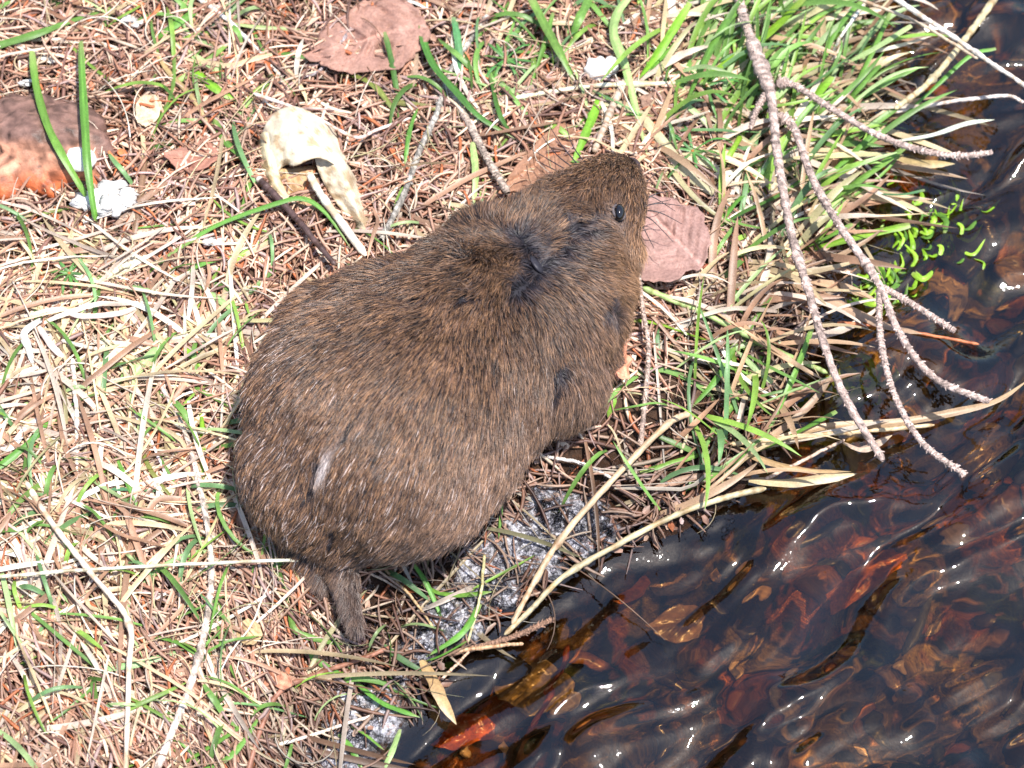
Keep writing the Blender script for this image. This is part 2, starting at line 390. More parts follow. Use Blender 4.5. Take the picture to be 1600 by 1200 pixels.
def blade_mesh(S, wd, col, tip=True, roll=0.0, rsd=0):
    n = len(S); t = np.linspace(0, 1, n); T, side, up = frame(S)
    prof = np.interp(t, [0, 0.1, 0.55, 0.85, 1], [0.6, 0.9, 1, 0.62, 0.04] if tip else [0.9, 1, 1, 1, 0.85])
    r = random.Random(rsd); tw = roll+0.5*np.sin(t*3+r.random()*6)*r.uniform(0.2, 1)
    s2 = side*np.cos(tw)[:, None]+up*np.sin(tw)[:, None]; u2 = np.cross(s2, T)*-1
    hw = wd*U/2*prof*(1+0.06*np.sin(t*23+r.random()*9))
    offs = [(-1, 0), (-0.45, -0.16), (0, -0.24), (0.45, -0.16), (1, 0)]
    V = np.stack([S+s2*(hw*o)[:, None]+u2*(hw*q)[:, None] for o, q in offs], 1)
    k = 5; i = (np.arange(n-1)*k)[:, None]; j = np.arange(k-1)[None]
    F = np.stack([i+j, i+j+1, i+k+j+1, i+k+j], -1).reshape(-1, 4)
    c = np.array(col)[None, None]*np.array([0.93, 1, 1.18, 1, 0.93])[None, :, None]*(1+0.12*np.sin(t*9+r.random()*6))[:, None, None]
    rq = np.random.default_rng(rsd+77); c = c*np.ones((n, k, 1))*rq.uniform(.86, 1.14, (1, k, 1))*(1+.10*rq.normal(0, 1, (n, k, 1)))
    fade = np.interp(t, [0, .15, .85, 1], [0.35, 0, 0, 0.45])[:, None, None]
    c = c*(1-fade)+np.array([0.5, 0.42, 0.22])*fade
    return V.reshape(-1, 3), F, np.clip(c.reshape(-1, 3), 0, .92)
def tube(S, rad, sides=8, bumpy=0.0, seed=0, cap=True):
    """rad: radius in units per ring"""
    n = len(S); T, side, up = frame(S); rad = np.broadcast_to(np.asarray(rad, float), (n,)).copy()
    r = np.random.default_rng(seed)
    a = np.arange(sides)/sides*2*np.pi
    R = rad[:, None]*(1+bumpy*r.normal(0, 1, (n, sides)))
    V = S[:, None]+side[:, None]*(np.cos(a)[None]*R)[..., None]*U+up[:, None]*(np.sin(a)[None]*R)[..., None]*U
    V = V.reshape(-1, 3); i = (np.arange(n-1)*sides)[:, None]; j = np.arange(sides)[None]; j2 = (j+1) % sides
    F = np.stack([i+j, i+j2, i+sides+j2, i+sides+j], -1).reshape(-1, 4)
    if cap:
        m = len(V); V = np.concatenate([V, S[:1], S[-1:]])
        e = (n-1)*sides; j = np.arange(sides); j2 = (j+1) % sides
        F = np.concatenate([F, np.stack([np.full(sides, m), j2, j, np.full(sides, m)], -1)[:, [0, 1, 2, 2]][:, [0, 1, 2, 2]]*0+np.stack([np.full(sides, m), j2, j, j], -1) if False else np.zeros((0, 4), int)])
        V = V[:m]
    return V, F
def join(parts):
    Vs, Fs, Cs, o = [], [], [], 0
    for V, F, c in parts:
        Vs.append(V); Fs.append(F+o); o += len(V); Cs.append(np.broadcast_to(np.asarray(c, float), (len(V), 3)) if np.ndim(c) < 2 else c)
    return np.concatenate(Vs), np.concatenate(Fs), np.concatenate(Cs)
def stem_geo(S, wd, col, taper=(1, 1), nodes=(), seed=0, sides=8):
    n = len(S); t = np.linspace(0, 1, n); r = np.interp(t, [0, 1], taper)*wd/2
    for q in nodes: r = r*(1+0.55*np.exp(-((t-q)/0.02)**2))
    r[0] *= 0.3; r[-1] *= 0.3
    rg = np.random.default_rng(seed+5); S = S+np.cumsum(rg.normal(0, .55*U, S.shape), 0)*np.sin(np.pi*t)[:, None]*.5; r = r*(1+.07*rg.normal(0, 1, n))
    V, F = tube(S, r, sides, 0.05, seed)
    c = np.array(col)[None]*(1+0.18*np.sin(t*17+seed)*np.sin(t*41+seed*3)+.10*rg.normal(0, 1, n))[:, None]
    c = np.where((rg.random(n) < .16)[:, None], c*np.array([.66, .55, .45]), c)
    for q in nodes: c = c*(1-0.35*np.exp(-((t-q)/0.015)**2))[:, None]
    c = np.repeat(c[:, None], sides, 1).reshape(-1, 3)*(1+0.11*rg.normal(0, 1, (len(V), 1)))
    return V, F, np.clip(c, 0.01, 0.92)
def twig_geo(S, wd, col, taper=(1, 0.7), seed=0, pegs=1.0, knots=()):
    """spruce twig: bark tube carrying short leaf pegs in a spiral"""
    n = len(S); t = np.linspace(0, 1, n); r = np.interp(t, [0, 1], taper)*wd/2; rg = np.random.default_rng(seed)
    for q, s in knots: r = r*(1+s*np.exp(-((t-q)/0.018)**2))
    r = r*(1+0.06*rg.normal(0, 1, n)); r[-1] *= 0.55; r[0] *= 0.7
    V, F = tube(S, r, 9, 0.07, seed)
    c = np.array(col)*(0.85+0.30*rg.normal(0, 1, (len(V), 1)))*(1+.25*rg.normal(0, 1, (n, 1)).repeat(9, 0))
    parts = [(V, F, np.clip(c, 0.03, 0.9))]
    L = np.linalg.norm(np.diff(S, axis=0), axis=1).sum()/U; m = int(L/4.2*pegs)
    if m:
        T, side, up = frame(S); q = np.sort(rg.random(m))*(n-1.01); i0 = q.astype(int); f = (q-i0)[:, None]
        P = S[i0]*(1-f)+S[i0+1]*f; Tq, sq, uq = T[i0], side[i0], up[i0]
        a = np.arange(m)*2.4+rg.normal(0, 0.4, m); rr = np.interp(q, np.arange(n), r)
        out = sq*np.cos(a)[:, None]+uq*np.sin(a)[:, None]; tan = np.cross(Tq, out)
        B = P+out*(rr*0.75*U)[:, None]; ln = rg.uniform(3.0, 6.5, m)[:, None]*U; s = rg.uniform(1.2, 2.1, m)[:, None]*U
        tip = B+(out*0.8+Tq*0.65)*ln
        Vp = np.stack([B+tan*s, B+Tq*s*1.4, B-tan*s, B-Tq*s*1.4, tip+tan*s*0.5, tip+Tq*s*0.5, tip-tan*s*0.5, tip-Tq*s*0.5], 1).reshape(-1, 3)
        k = (np.arange(m)*8)[:, None, None]
        Fp = (k+np.array([[0, 1, 5, 4], [1, 2, 6, 5], [2, 3, 7, 6], [3, 0, 4, 7], [4, 5, 6, 7]])[None]).reshape(-1, 4)
        cp = np.repeat(np.array(col)[None]*rg.uniform(0.6, 1.5, (m, 1)), 8, 0)
        parts.append((Vp, Fp, np.clip(cp, 0.02, 0.9)))
    return join(parts)
def put(name, geo, m, label, cat, group=None, parent=None, kind=None):
    V, F, c = geo; V = np.asarray(V)
    o0 = V.mean(0) if parent is None else np.array(parent.location)
    me = mesh(name, V-o0, F, m, c)
    o = bpy.data.objects.new(name, me); COL.objects.link(o)
    if parent is None: o.location = o0
    else: o.parent = parent
    if label: o['label'] = label
    if cat: o['category'] = cat
    if group: o['group'] = group
    if kind: o['kind'] = kind
    return o

C = dict(green=(0.14, 0.30, 0.05), dk=(0.075, 0.18, 0.03), lime=(0.20, 0.40, 0.03), blue=(0.10, 0.26, 0.11), pale=(0.36, 0.50, 0.20),
         olive=(0.20, 0.22, 0.05), straw=(0.56, 0.44, 0.28), white=(0.74, 0.68, 0.57), tan=(0.47, 0.31, 0.17), brown=(0.27, 0.15, 0.08),
         pink=(0.50, 0.32, 0.24), orange=(0.55, 0.18, 0.06), red=(0.28, 0.07, 0.035), dark=(0.10, 0.055, 0.05))
G_ = 'green grass blades lying over the bank'; S_ = 'dead straw stems and blades on the bank'
# kind, colour, width, height profile, label, points
BL = [
 ('b','green',13,(14,26,16),'broad green blade rising rightward along the top left edge',[(-30,80),(0,70),(60,52),(110,33),(190,8)]),
 ('b','green',14,(40,75,14),'left of the two green blades crossing the rotten fruit',[(50,80),(56,130),(72,190),(95,238),(125,290),(145,322)]),
 ('b','green',13,(45,80,12),'right and straighter of the two green blades crossing the rotten fruit',[(126,65),(129,130),(133,200),(137,260),(147,330),(153,352)]),
 ('b','green',14,(14,22,14),'green blade slanting up toward the top edge left of the long white straw',[(240,62),(275,38),(320,8)]),
 ('b','lime',15,(12,20,12),'short thick bright green blade left of the white husk',[(298,105),(335,137),(376,160)]),
 ('b','green',8,(14,22,12),'thin green blade dropping toward the small tan leaf at upper left',[(272,75),(270,135),(252,180),(236,214)]),
 ('b','green',11,(14,24,14),'green blade ending at the pale broken tip of the dark stick',[(335,185),(350,218),(378,248),(397,285)]),
 ('b','green',9,(16,40,20),'long thin green blade arching over the lower end of the white husk',[(262,400),(337,353),(432,318),(475,311),(512,336),(548,388)]),
 ('b','pale',8,(14,22,14),'pale green blade pointing right near the long white straw',[(350,34),(400,42),(470,46)]),
 ('b','dk',9,(12,20,14),'dark green blade running into the pink leaf from the left',[(420,80),(480,90),(545,106)]),
 ('b','dk',9,(40,26,12),'dark green upright blade in front of the pink leaf',[(601,50),(611,91),(619,135),(625,160)]),
 ('b','olive',10,(16,24,12),'olive green arched blade left of the bent straw stub',[(530,116),(560,120),(587,136),(608,162),(618,178)]),
 ('b','olive',9,(14,18,12),'olive stub of a blade with a bleached white left end',[(597,160),(631,161),(672,168),(714,176)]),
 ('b','blue',12,(30,30,12),'blue green upright blade above the scarred twig',[(709,27),(716,67),(721,130)]),
 ('b','dk',15,(30,44,16),'long dark green blade curving down right toward the vole head',[(658,38),(665,74),(682,108),(712,142),(749,182),(805,217)]),
 ('b','green',15,(50,50,14),'green blade pointing down at the left side of the white shell lump',[(826,-10),(854,44),(878,88),(902,134)]),
 ('b','green',14,(40,40,14),'green blade tip hanging from the top edge above the white shell lump',[(925,-10),(905,30),(890,66)]),
 ('b','pale',15,(40,40,14),'wide pale green blade passing right of the white shell lump',[(986,-8),(965,20),(959,54),(975,98),(989,152),(1014,255)]),
 ('b','lime',14,(50,44,14),'bright green blade running up right from the crossing straws',[(1078,5),(1030,81),(994,128)]),
 ('b','green',9,(40,40,14),'thinner green blade just under the bright one by the crossing straws',[(1078,42),(1036,88),(1001,122)]),
 ('b','green',8,(30,30,12),'thin green blade left of the one that points at the shell lump',[(864,20),(851,68),(826,144)]),
 ('b','dk',10,(20,30,12),'dark green blade bent over at the end of the long dark blade',[(766,115),(780,176),(801,212)]),
 ('b','lime',14,(12,26,26),'bright green blade rising behind the vole forehead',[(942,143),(918,202),(893,262)]),
 ('b','pale',11,(24,24,12),'pale green blade standing between the scarred twig and the vole neck',[(738,222),(743,270),(740,325)]),
 ('b','green',9,(14,26,12),'green blade crossing the litter just above the vole back',[(655,160),(640,205),(632,262)]),
 ('b','green',13,(60,60,14),'green blade crossing the top of the spruce branch',[(1176,-10),(1130,42),(1095,110),(1068,168)]),
 ('b','lime',15,(60,50,14),'widest bright green blade behind the top of the spruce branch',[(1262,-8),(1195,57),(1125,106),(1060,150)]),
 ('b','lime',16,(60,55,24),'short bright green blade over the knotted fork of the spruce branch',[(1300,120),(1264,162),(1226,205)]),
 ('b','green',10,(60,60,18),'green blade dropping from the top edge right of the spruce branch fork',[(1352,-6),(1303,54),(1276,132)]),
 ('b','pale',10,(60,60,18),'pale green blade leaning right over the water under the two long straws',[(1424,40),(1357,81),(1294,110)]),
 ('b','green',8,(60,60,16),'thin green blade upright among the grass at the water edge, below the long straws',[(1392,18),(1368,72),(1340,130),(1320,172)]),
 ('b','green',9,(50,50,16),'small green blade leaning right above the thin side twig',[(1385,90),(1345,135),(1310,180)]),
 ('b','green',12,(60,56,18),'long green blade reaching right above the two hanging twigs',[(1424,223),(1364,267),(1320,298),(1274,330)]),
 ('b','green',10,(60,50,18),'green blade parallel to and above the long one by the thin side twig',[(1374,200),(1332,240),(1270,296)]),
 ('b','blue',8,(50,46,16),'thin blue green blade with its tip level over the dark water',[(1445,297),(1402,304),(1330,298)]),
 ('b','lime',14,(40,40,16),'wide bright blade pointing right just above the water weed',[(1422,352),(1340,370),(1250,396)]),
 ('b','green',9,(36,36,16),'narrow green blade above the wide bright one near the water weed',[(1332,350),(1290,372),(1236,398)]),
 ('b','dk',9,(30,40,14),'dark green blade passing behind the left hanging twig',[(1275,265),(1220,303),(1160,332),(1110,362)]),
 ('b','green',10,(20,30,12),'green blade starting at the right corner of the mauve leaf',[(1180,288),(1145,322),(1110,372)]),
 ('b','lime',9,(20,30,12),'small bright blade left of the spruce branch stem',[(1170,190),(1144,236),(1120,272)]),
 ('b','dk',9,(34,30,20),'short dark blade touching the knots of the spruce branch',[(1216,150),(1196,168),(1178,186)]),
 ('b','green',7,(60,66,30),'slim green blade curved out over the stream at upper right',[(1556,76),(1515,88),(1455,142),(1400,190)]),
 ('b','pale',10,(20,26,12),'pale green blade with pointed tip right of the glossy stem',[(1207,598),(1180,575),(1148,545)]),
 ('b','green',9,(40,50,14),'green blade standing between the glossy stem and the hanging twig',[(1270,510),(1240,588),(1194,688)]),
 ('b','green',11,(30,30,14),'green blade pointing right over the water near the straw raft',[(1307,643),(1250,673),(1186,706)]),
 ('b','green',10,(14,26,12),'green blade bending down left under the glossy stem',[(1150,535),(1122,589),(1078,640)]),
 ('b','lime',10,(14,18,10),'flat green blade at the vole chest running right',[(983,499),(1030,506),(1100,530),(1162,546)]),
 ('b','green',9,(12,16,10),'green blade lying on wet mud near the bottom of the hanging twig',[(1000,738),(1056,722),(1112,704)]),
 ('b','lime',13,(12,18,10),'small bright leaf blade on the mud beside the vole belly',[(952,598),(957,622),(950,655)]),
 ('b','green',9,(10,18,10),'green blade slanting through the forked straw at the mud edge',[(1200,535),(1172,590),(1126,660),(1096,700)]),
 ('b','green',8,(14,20,10),'green blade beside the vole tail falling toward the foam',[(646,880),(668,915),(694,975)]),
 ('b','green',11,(14,20,14),'curved green blade lying across the foam',[(660,913),(689,927),(732,929),(772,924)]),
 ('b','green',10,(20,26,12),'green blade rising right across the foam to the thin straw',[(750,944),(722,989),(665,1027)]),
 ('b','green',7,(14,20,12),'thin green blade just under the rising one in the foam',[(729,1002),(692,1023),(663,1034)]),
 ('b','green',10,(12,18,12),'green blade pointing right above the lower foam patch',[(528,1052),(581,1063),(630,1070)]),
 ('b','green',13,(12,24,14),'wide green blade pointing into the dark water from the lower foam',[(556,1066),(597,1098),(656,1121)]),
 ('b','pale',9,(14,22,12),'pale green blade upright at the bottom edge by the water',[(625,1140),(611,1178),(594,1212)]),
 ('b','green',8,(12,18,12),'green blade lying over the lower foam patch, upper of two',[(549,1133),(574,1150),(600,1172)]),
 ('b','green',9,(12,18,12),'green blade over the lower foam patch cut by the bottom edge',[(530,1147),(550,1172),(568,1206)]),
 ('b','green',10,(12,24,12),'arched green blade between the two long bottom left stems',[(205,989),(270,1001),(310,1022),(340,1046)]),
 ('b','green',9,(12,20,12),'green blade fanning up right from the bottom edge, lower one',[(275,1200),(335,1162),(385,1130)]),
 ('b','green',9,(12,24,12),'green blade fanning up right from the bottom edge, longer one',[(296,1210),(362,1180),(412,1110)]),
 ('b','pale',12,(12,16,12),'pale green blade entering from the left edge below the level straw',[(-20,915),(20,925),(62,939)]),
 ('b','green',9,(14,22,10),'green hook of a blade below the vole tail tip',[(452,953),(462,985),(500,1000),(545,1008)]),
 ('b','green',11,(12,26,12),'green blade entering from the left edge and curving up to the litter',[(-20,740),(0,728),(50,688),(95,633)]),
 ('b','lime',9,(12,18,12),'upright green blade left of the vole haunch',[(318,752),(317,690),(314,630)]),
 ('b','green',10,(12,18,12),'short green blade under the curved left edge blade',[(58,690),(68,735),(76,790)]),
 ('b','blue',10,(10,14,12),'blue green blade lying level across the left litter',[(55,772),(170,764),(282,767)]),
 ('b','green',8,(12,20,12),'green blade crossing the level blue green blade',[(178,708),(200,756),(221,805)]),
 ('b','olive',7,(12,24,12),'olive curved blade beside the pale twig left of the vole',[(218,690),(236,735),(284,797)]),
 ('b','pale',15,(14,22,14),'wide pale blade slanting down left through the white straws',[(270,522),(230,562),(187,611)]),
 ('b','lime',12,(12,18,12),'short bright blade right of the wide pale slanting blade',[(283,533),(297,552),(315,577)]),
 ('b','green',9,(14,24,14),'green blade arching right above the straw pile to the vole back',[(286,432),(314,413),(368,399)]),
 ('b','pale',10,(14,20,12),'pale green blade pointing at the vole back from upper left',[(302,436),(354,477),(410,513)]),
 ('b','pale',15,(14,20,14),'flat pale green blade near the white straws at left',[(194,449),(225,452),(258,458)]),
 ('b','green',9,(12,20,12),'green blade below the vole beside the brown branch',[(470,1010),(500,1035),(540,1058)]),
 ('b','green',9,(12,20,12),'small green blade just left of the vole rear foot',[(428,845),(402,875),(395,905)]),
 # straws, stems
 ('s','white',8,(16,20,14),'long white straw falling from the top edge toward the husk',[(300,-10),(371,44),(438,118)]),
 ('s','white',6,(40,44,16),'thin white straw bent in a V over the top of the husk',[(396,146),(450,165),(500,186),(556,214),(590,202),(642,184)]),
 ('s','tan',6,(12,18,14),'tan stem joining the long white straw to the husk top',[(300,28),(340,76),(392,146)]),
 ('b','tan',9,(14,22,14),'tan curved blade in the litter above the dark stick',[(235,65),(262,110),(300,152),(332,206)]),
 ('b','brown',7,(14,24,14),'brown curved blade under the broad green one at top left',[(15,-5),(75,18),(120,40),(170,76)]),
 ('b','tan',8,(14,34,20),'tan bent blade leaning on the lower part of the rotten fruit',[(0,342),(30,300),(55,264),(78,251),(84,278)]),
 ('s','straw',4,(20,40,24),'thin pale stalk leaning on the left side of the rotten fruit',[(-5,258),(20,216),(24,182)]),
 ('s','olive',6,(10,16,10),'olive stalk lying under the white crumbled lump',[(12,330),(60,335),(110,326),(142,318)]),
 ('b','brown',11,(14,18,12),'brown upright strip right of the white crumbled lump',[(229,232),(222,290),(216,335),(205,382)]),
 ('s','straw',13,(14,22,22),'thick broken straw stub standing against the vole forehead',[(987,110),(959,164),(928,238)]),
 ('s','white',9,(14,20,18),'long pale straw lying level under the white shell lump',[(805,153),(868,142),(935,133),(1070,128),(1145,122)]),
 ('b','straw',16,(14,22,14),'wide tan blade curving from the forehead straw toward the mauve leaf',[(943,160),(986,169),(1026,209),(1070,267),(1112,300),(1165,322)]),
 ('b','pink',10,(12,16,12),'pinkish dead blade lying level above the vole neck',[(736,155),(834,160),(920,143)]),
 ('b','straw',11,(16,26,14),'tan curled blade at the top edge right of the pink leaf',[(703,14),(732,7),(766,12),(794,25)]),
 ('b','white',6,(20,28,12),'small white arched blade over the top of the pink leaf',[(624,14),(641,2),(680,21)]),
 ('b','pink',13,(14,20,12),'pinkish strip hanging down at the right of the pink leaf',[(649,45),(648,100),(645,130),(632,158)]),
 ('s','white',9,(150,150,150),'upper and longer of the two white straws crossing the stream at upper right',[(1395,-5),(1500,66),(1610,140)]),
 ('s','straw',6,(120,120,120),'lower and thinner of the two straws crossing the stream at upper right',[(1335,-5),(1440,40),(1528,92)]),
 ('s','straw',12,(60,110,120),'tan straw leaning up right beneath the two crossing straws',[(1560,-10),(1500,72),(1450,132),(1398,170)]),
 ('s','white',7,(30,60,70),'white straw with a thick end node reaching the right edge',[(1390,176),(1480,160),(1570,149),(1600,160)]),
 ('b','white',9,(40,40,36),'white blade with pointed tip over dark water at right',[(1404,220),(1460,210),(1510,193),(1554,187)]),
 ('b','tan',18,(30,26,20),'broad tan blade lying half in the water below the thin side twig',[(1385,238),(1430,255),(1492,256)]),
 ('b','straw',13,(30,40,40),'wide straw blade pointing right near the top edge beyond the branch',[(1205,42),(1300,26),(1408,9)]),
 ('s','white',6,(60,60,20),'short white stalk slanting between the grass blades by the water',[(1352,4),(1320,50),(1299,88)]),
 ('b','tan',7,(14,34,34),'tan blade crossing the top of the spruce branch',[(1206,108),(1250,66),(1294,28)]),
 ('s','pale',10,(24,26,30),'glossy straight pale green stem pointing to the lower right from the mauve leaf',[(1003,449),(1100,490),(1200,540),(1293,583)]),
 ('b','tan',18,(24,30,24),'broad brown tan blade behind the left hanging twig',[(1228,432),(1300,470),(1380,508),(1445,522)]),
 ('s','orange',6,(24,24,20),'orange stem lying out over the water at right',[(1308,504),(1400,514),(1530,538)]),
 ('s','straw',8,(24,26,22),'pale straight straw on top of the straw raft over the water',[(1140,694),(1250,682),(1340,674),(1460,664)]),
 ('b','tan',12,(20,22,10),'long tan blade of the straw raft trailing off to the right edge',[(1178,700),(1280,668),(1400,660),(1500,642),(1560,625),(1612,590)]),
 ('b','straw',18,(16,20,14),'short wide tan blade under the straw raft',[(1318,692),(1350,702),(1394,680)]),
 ('s','straw',6,(14,22,18),'thin straw slanting between the straw raft and the cream blade',[(1193,750),(1320,687)]),
 ('b','straw',17,(14,16,10),'cream and tan blade floating with its point on the dark water',[(1170,750),(1230,755),(1290,748),(1357,741)]),
 ('b','tan',13,(12,18,12),'tan wet blade beside the cream blade on the water edge',[(1150,700),(1200,722),(1262,735),(1330,737)]),
 ('s','straw',10,(20,26,22),'straw stem along the water line from the cream blade to the foam',[(1197,763),(1130,778),(1050,806),(960,852),(880,901),(833,948),(788,992)]),
 ('s','straw',11,(30,40,24),'thick straw stem leaning over the foam from the mud',[(1078,645),(1040,665),(960,747),(877,840),(835,907),(800,975)]),
 ('s','white',6,(20,20,22),'pale thin stick joining the vole flank to the thick straw stem',[(853,713),(905,725),(958,749)]),
 ('s','straw',6,(12,22,14),'pale stalk rising to the forked straw over the mud',[(1086,640),(1075,680),(1064,708)]),
 ('s','red',6,(12,14,12),'reddish brown stick under the lower edge of the mauve leaf',[(1003,442),(1060,430),(1130,405),(1195,385)]),
 ('s','straw',5,(14,30,12),'thin upright straw standing in the foam',[(757,866),(753,918),(731,1004)]),
 ('b','tan',21,(14,22,10),'bent brown leaf blade dipping its tip into the dark water',[(660,1032),(678,1066),(692,1097),(713,1132)]),
 ('s','tan',7,(12,14,12),'tan stick lying level across the water edge below the foam',[(714,1017),(765,1012),(818,1006)]),
 ('s','straw',5,(10,16,12),'short straw slanting under the level tan stick',[(690,1062),(733,1018)]),
 ('b','brown',9,(10,16,10),'brown blade below the tip of the vole tail',[(528,1044),(575,1025),(616,1008)]),
 ('s','tan',5,(12,18,12),'thin tan stick slanting through the mud by the vole tail',[(600,888),(640,930),(680,985)]),
 ('s','white',10,(20,40,24),'thick white stem with a sharp bend running down to the bottom left edge',[(40,752),(75,808),(135,888),(200,970),(201,1050),(196,1210)]),
 ('s','white',6,(36,44,40),'long thin white straw lying level to the vole rear',[(-10,902),(60,896),(140,888),(300,879),(440,874),(523,877)]),
 ('s','white',6,(12,18,14),'white straw near the bottom edge left of the lower foam',[(398,1173),(480,1151),(545,1129),(584,1118)]),
 ('s','white',5,(12,18,12),'short white stick between the white stem and the pale twig',[(213,1103),(280,1045)]),
 ('b','pale',11,(12,18,12),'straw green blade lying across the white stem near the bottom',[(148,1047),(220,1036),(292,1014)]),
 ('b','tan',11,(12,18,12),'tan blade in the bottom left corner, upper',[(-10,1122),(50,1092),(118,1064)]),
 ('b','brown',17,(10,14,12),'wide brown blade in the bottom left corner',[(-10,1120),(50,1122),(110,1116)]),
 ('b','tan',9,(12,18,12),'tan blade in the bottom left corner, slanting below the wide brown one',[(-10,1178),(40,1140),(88,1092)]),
 ('s','tan',8,(12,18,14),'short tan stick above the bend of the white stem',[(67,1003),(84,955),(99,913)]),
 ('s','white',8,(22,26,14),'white stem dropping straight down from the white straw pile',[(113,560),(118,636),(121,762)]),
 ('s','white',7,(26,26,14),'white straw pointing right from the white straw pile',[(96,532),(152,545),(217,556)]),
 ('b','white',8,(22,34,14),'white wavy blade running right across the top of the straw pile',[(38,494),(90,483),(128,494),(189,489),(236,474),(282,496)]),
 ('b','white',12,(30,28,14),'broad white blade curling down at the left of the straw pile',[(62,500),(38,520),(45,545),(53,575)]),
 ('b','white',10,(26,28,14),'white blade linking the straw pile to the dropping stem',[(60,510),(85,545),(112,566)]),
 ('s','white',5,(14,22,14),'thin white straw slanting left of the pale twig, longer one',[(186,612),(236,687),(260,737),(271,770)]),
 ('s','straw',5,(14,20,14),'thin straw slanting left of the pale twig, lower one',[(166,616),(219,680),(278,725)]),
 ('b','brown',8,(20,20,12),'brown blade leading to the slanting thin straws',[(143,556),(163,585),(184,618)]),
 ('b','straw',16,(14,24,14),'wide cream blade curving down by the vole back',[(277,505),(312,521),(340,548),(356,575)]),
 ('s','white',9,(16,24,16),'white straw slanting up right above the straw pile',[(146,446),(190,420),(236,398)]),
 ('s','white',5,(20,24,14),'short white straw slanting over the middle of the straw pile',[(141,539),(183,500)]),
 ('b','white',11,(14,24,14),'white blade curling at the far left edge below the straw pile',[(-8,690),(15,700),(45,665),(85,640)]),
 ('b','white',9,(14,24,12),'white looped blade at the left edge above the white stem',[(-10,790),(30,775),(70,800),(62,850)]),
 ('b','straw',8,(12,24,14),'straw blade crossing the white stem at the left edge',[(-10,870),(40,850),(95,815),(120,770)]),
 ('s','dark',12,(26,34,44),'dark smooth stick with a pale broken end leaning on the vole back',[(402,277),(440,316),(480,360),(524,414)]),
 ('s','brown',9,(12,24,14),'wet dark brown forked branch rising right near the bottom edge',[(386,1210),(410,1132),(440,1077),(500,1050),(560,1030),(612,1010)]),
 ('s','brown',7,(14,10,10),'dark brown stick bending beside the forked brown one',[(440,1077),(480,1056),(540,1045),(600,1042)]),
]
for i, (k, cn, wd, h, lab, pts) in enumerate(BL):
    S = path(pts, h, (26 if len(pts) < 4 else 34) if k == 'b' else 60)
    gr = G_ if cn in ('green', 'dk', 'lime', 'blue', 'pale', 'olive') else S_
    rc = tuple(v*random.uniform(0.88, 1.12) for v in C[cn])
    if k == 'b':
        put('grass_blade' if gr == G_ else 'dry_blade', blade_mesh(S, wd*1.05, rc, True, random.uniform(-0.35, 0.35), i), M_BLADE, lab, 'grass blade' if gr == G_ else 'dry blade', gr)
    else:
        nodes = (0.62,) if wd >= 8 and 'stick' not in lab else ()
        geo = stem_geo(S, wd, rc, (1, 0.8), nodes, i)
        if 'pale broken end' in lab:
            V, F, c = geo; c[:8*3] = (0.75, 0.66, 0.55); geo = (V, F, c)
        nm = 'stick' if ('stick' in lab or 'branch' in lab) else 'straw_stem'
        put(nm, geo, M_STEM, lab, 'stick' if nm == 'stick' else 'straw', gr if nm != 'stick' else 'sticks in the litter')

# twigs
TW = (0.40, 0.29, 0.24)
def twig(pts, wd, h, lab, col=TW, taper=(1, .75), pegs=1.0, knots=(), seed=0):
    put('twig', twig_geo(path(pts, h, 110), wd, col, taper, seed, pegs, knots), M_TWIG, lab, 'twig', 'twigs on the bank')
twig([(690,126),(719,169),(746,219),(766,256),(794,302)], 12, (14,24,40), 'scarred grey tan twig pointing at the vole neck', (0.42,0.33,0.27), (1,1), 0.7, ((0.5,.3),(0.8,.3)), 1)
twig([(768,15),(735,62),(700,120),(682,179),(658,230),(631,304),(596,374)], 11, (14,20,24), 'grey mottled twig behind the vole back', (0.36,0.33,0.29), (0.8,1), 0.8, ((0.6,.2),), 2)
twig([(591,160),(591,236),(594,340)], 8, (12,16,14), 'thin pinkish upright twig above the vole back', (0.48,0.31,0.23), (1,.8), 0.8, (), 3)
twig([(998,422),(1004,480),(1013,540),(1010,600),(1000,702)], 9, (50,46,16), 'thin spruce twig hanging in front of the vole chest', (0.46,0.34,0.28), (.7,1), 0.8, (), 4)
twig([(248,596),(287,670),(312,760),(329,862),(326,950),(300,1062),(242,1210)], 10, (14,24,18), 'long pale twig running down the left side to the bottom edge', (0.62,0.50,0.42), (0.8,1.2), 0.35, ((0.32,.35),(0.78,.4)), 5)
twig([(700,1022),(766,1006),(817,989),(866,966)], 10, (8,12,6), 'wet brown twig at the water line below the foam', (0.26,0.15,0.10), (1,.8), 1.2, (), 6)
twig([(560,30),(530,70),(500,110),(470,122)], 7, (14,20,12), 'grey thin twig curving across the pink leaf', (0.36,0.30,0.30), (1,.7), 0.2, (), 8)

# dead spruce branch
base = onto(np.array([1160.]), np.array([10.]), 60)[0]
br = empty('dead_branch', base, label='bare grey pink spruce branch with peg covered twigs hanging over the stream', cat='branch')
BT = (0.48, 0.36, 0.31)
def bp_(name, pts, wd, h, taper, seed, knots=(), lab=None):
    o = put(name, twig_geo(path(pts, h, 170), wd, BT, taper, seed, 1.15, knots), M_TWIG, lab, None, None, br)
bp_('stem', [(1152,-12),(1163,30),(1180,80),(1204,150),(1213,230),(1224,300),(1240,380),(1262,450),(1285,530),(1320,620),(1380,720)], 15, (60,70,80,95,110,120,120,110,100), (1.1, .8), 11, ((0.19,.7),(0.235,.9),(0.27,.6),(0.63,.35)))
bp_('twig', [(1216,180),(1240,200),(1270,280),(1310,350),(1372,442),(1405,520),(1460,590),(1546,628)], 14, (80,90,110,130,130,130,120), (1, .75), 12, ((0.06,.7),(0.53,.45)))
bp_('twig', [(1375,450),(1375,520),(1395,610),(1440,690),(1509,743)], 11, (128,120,110,100), (1, .9), 13)
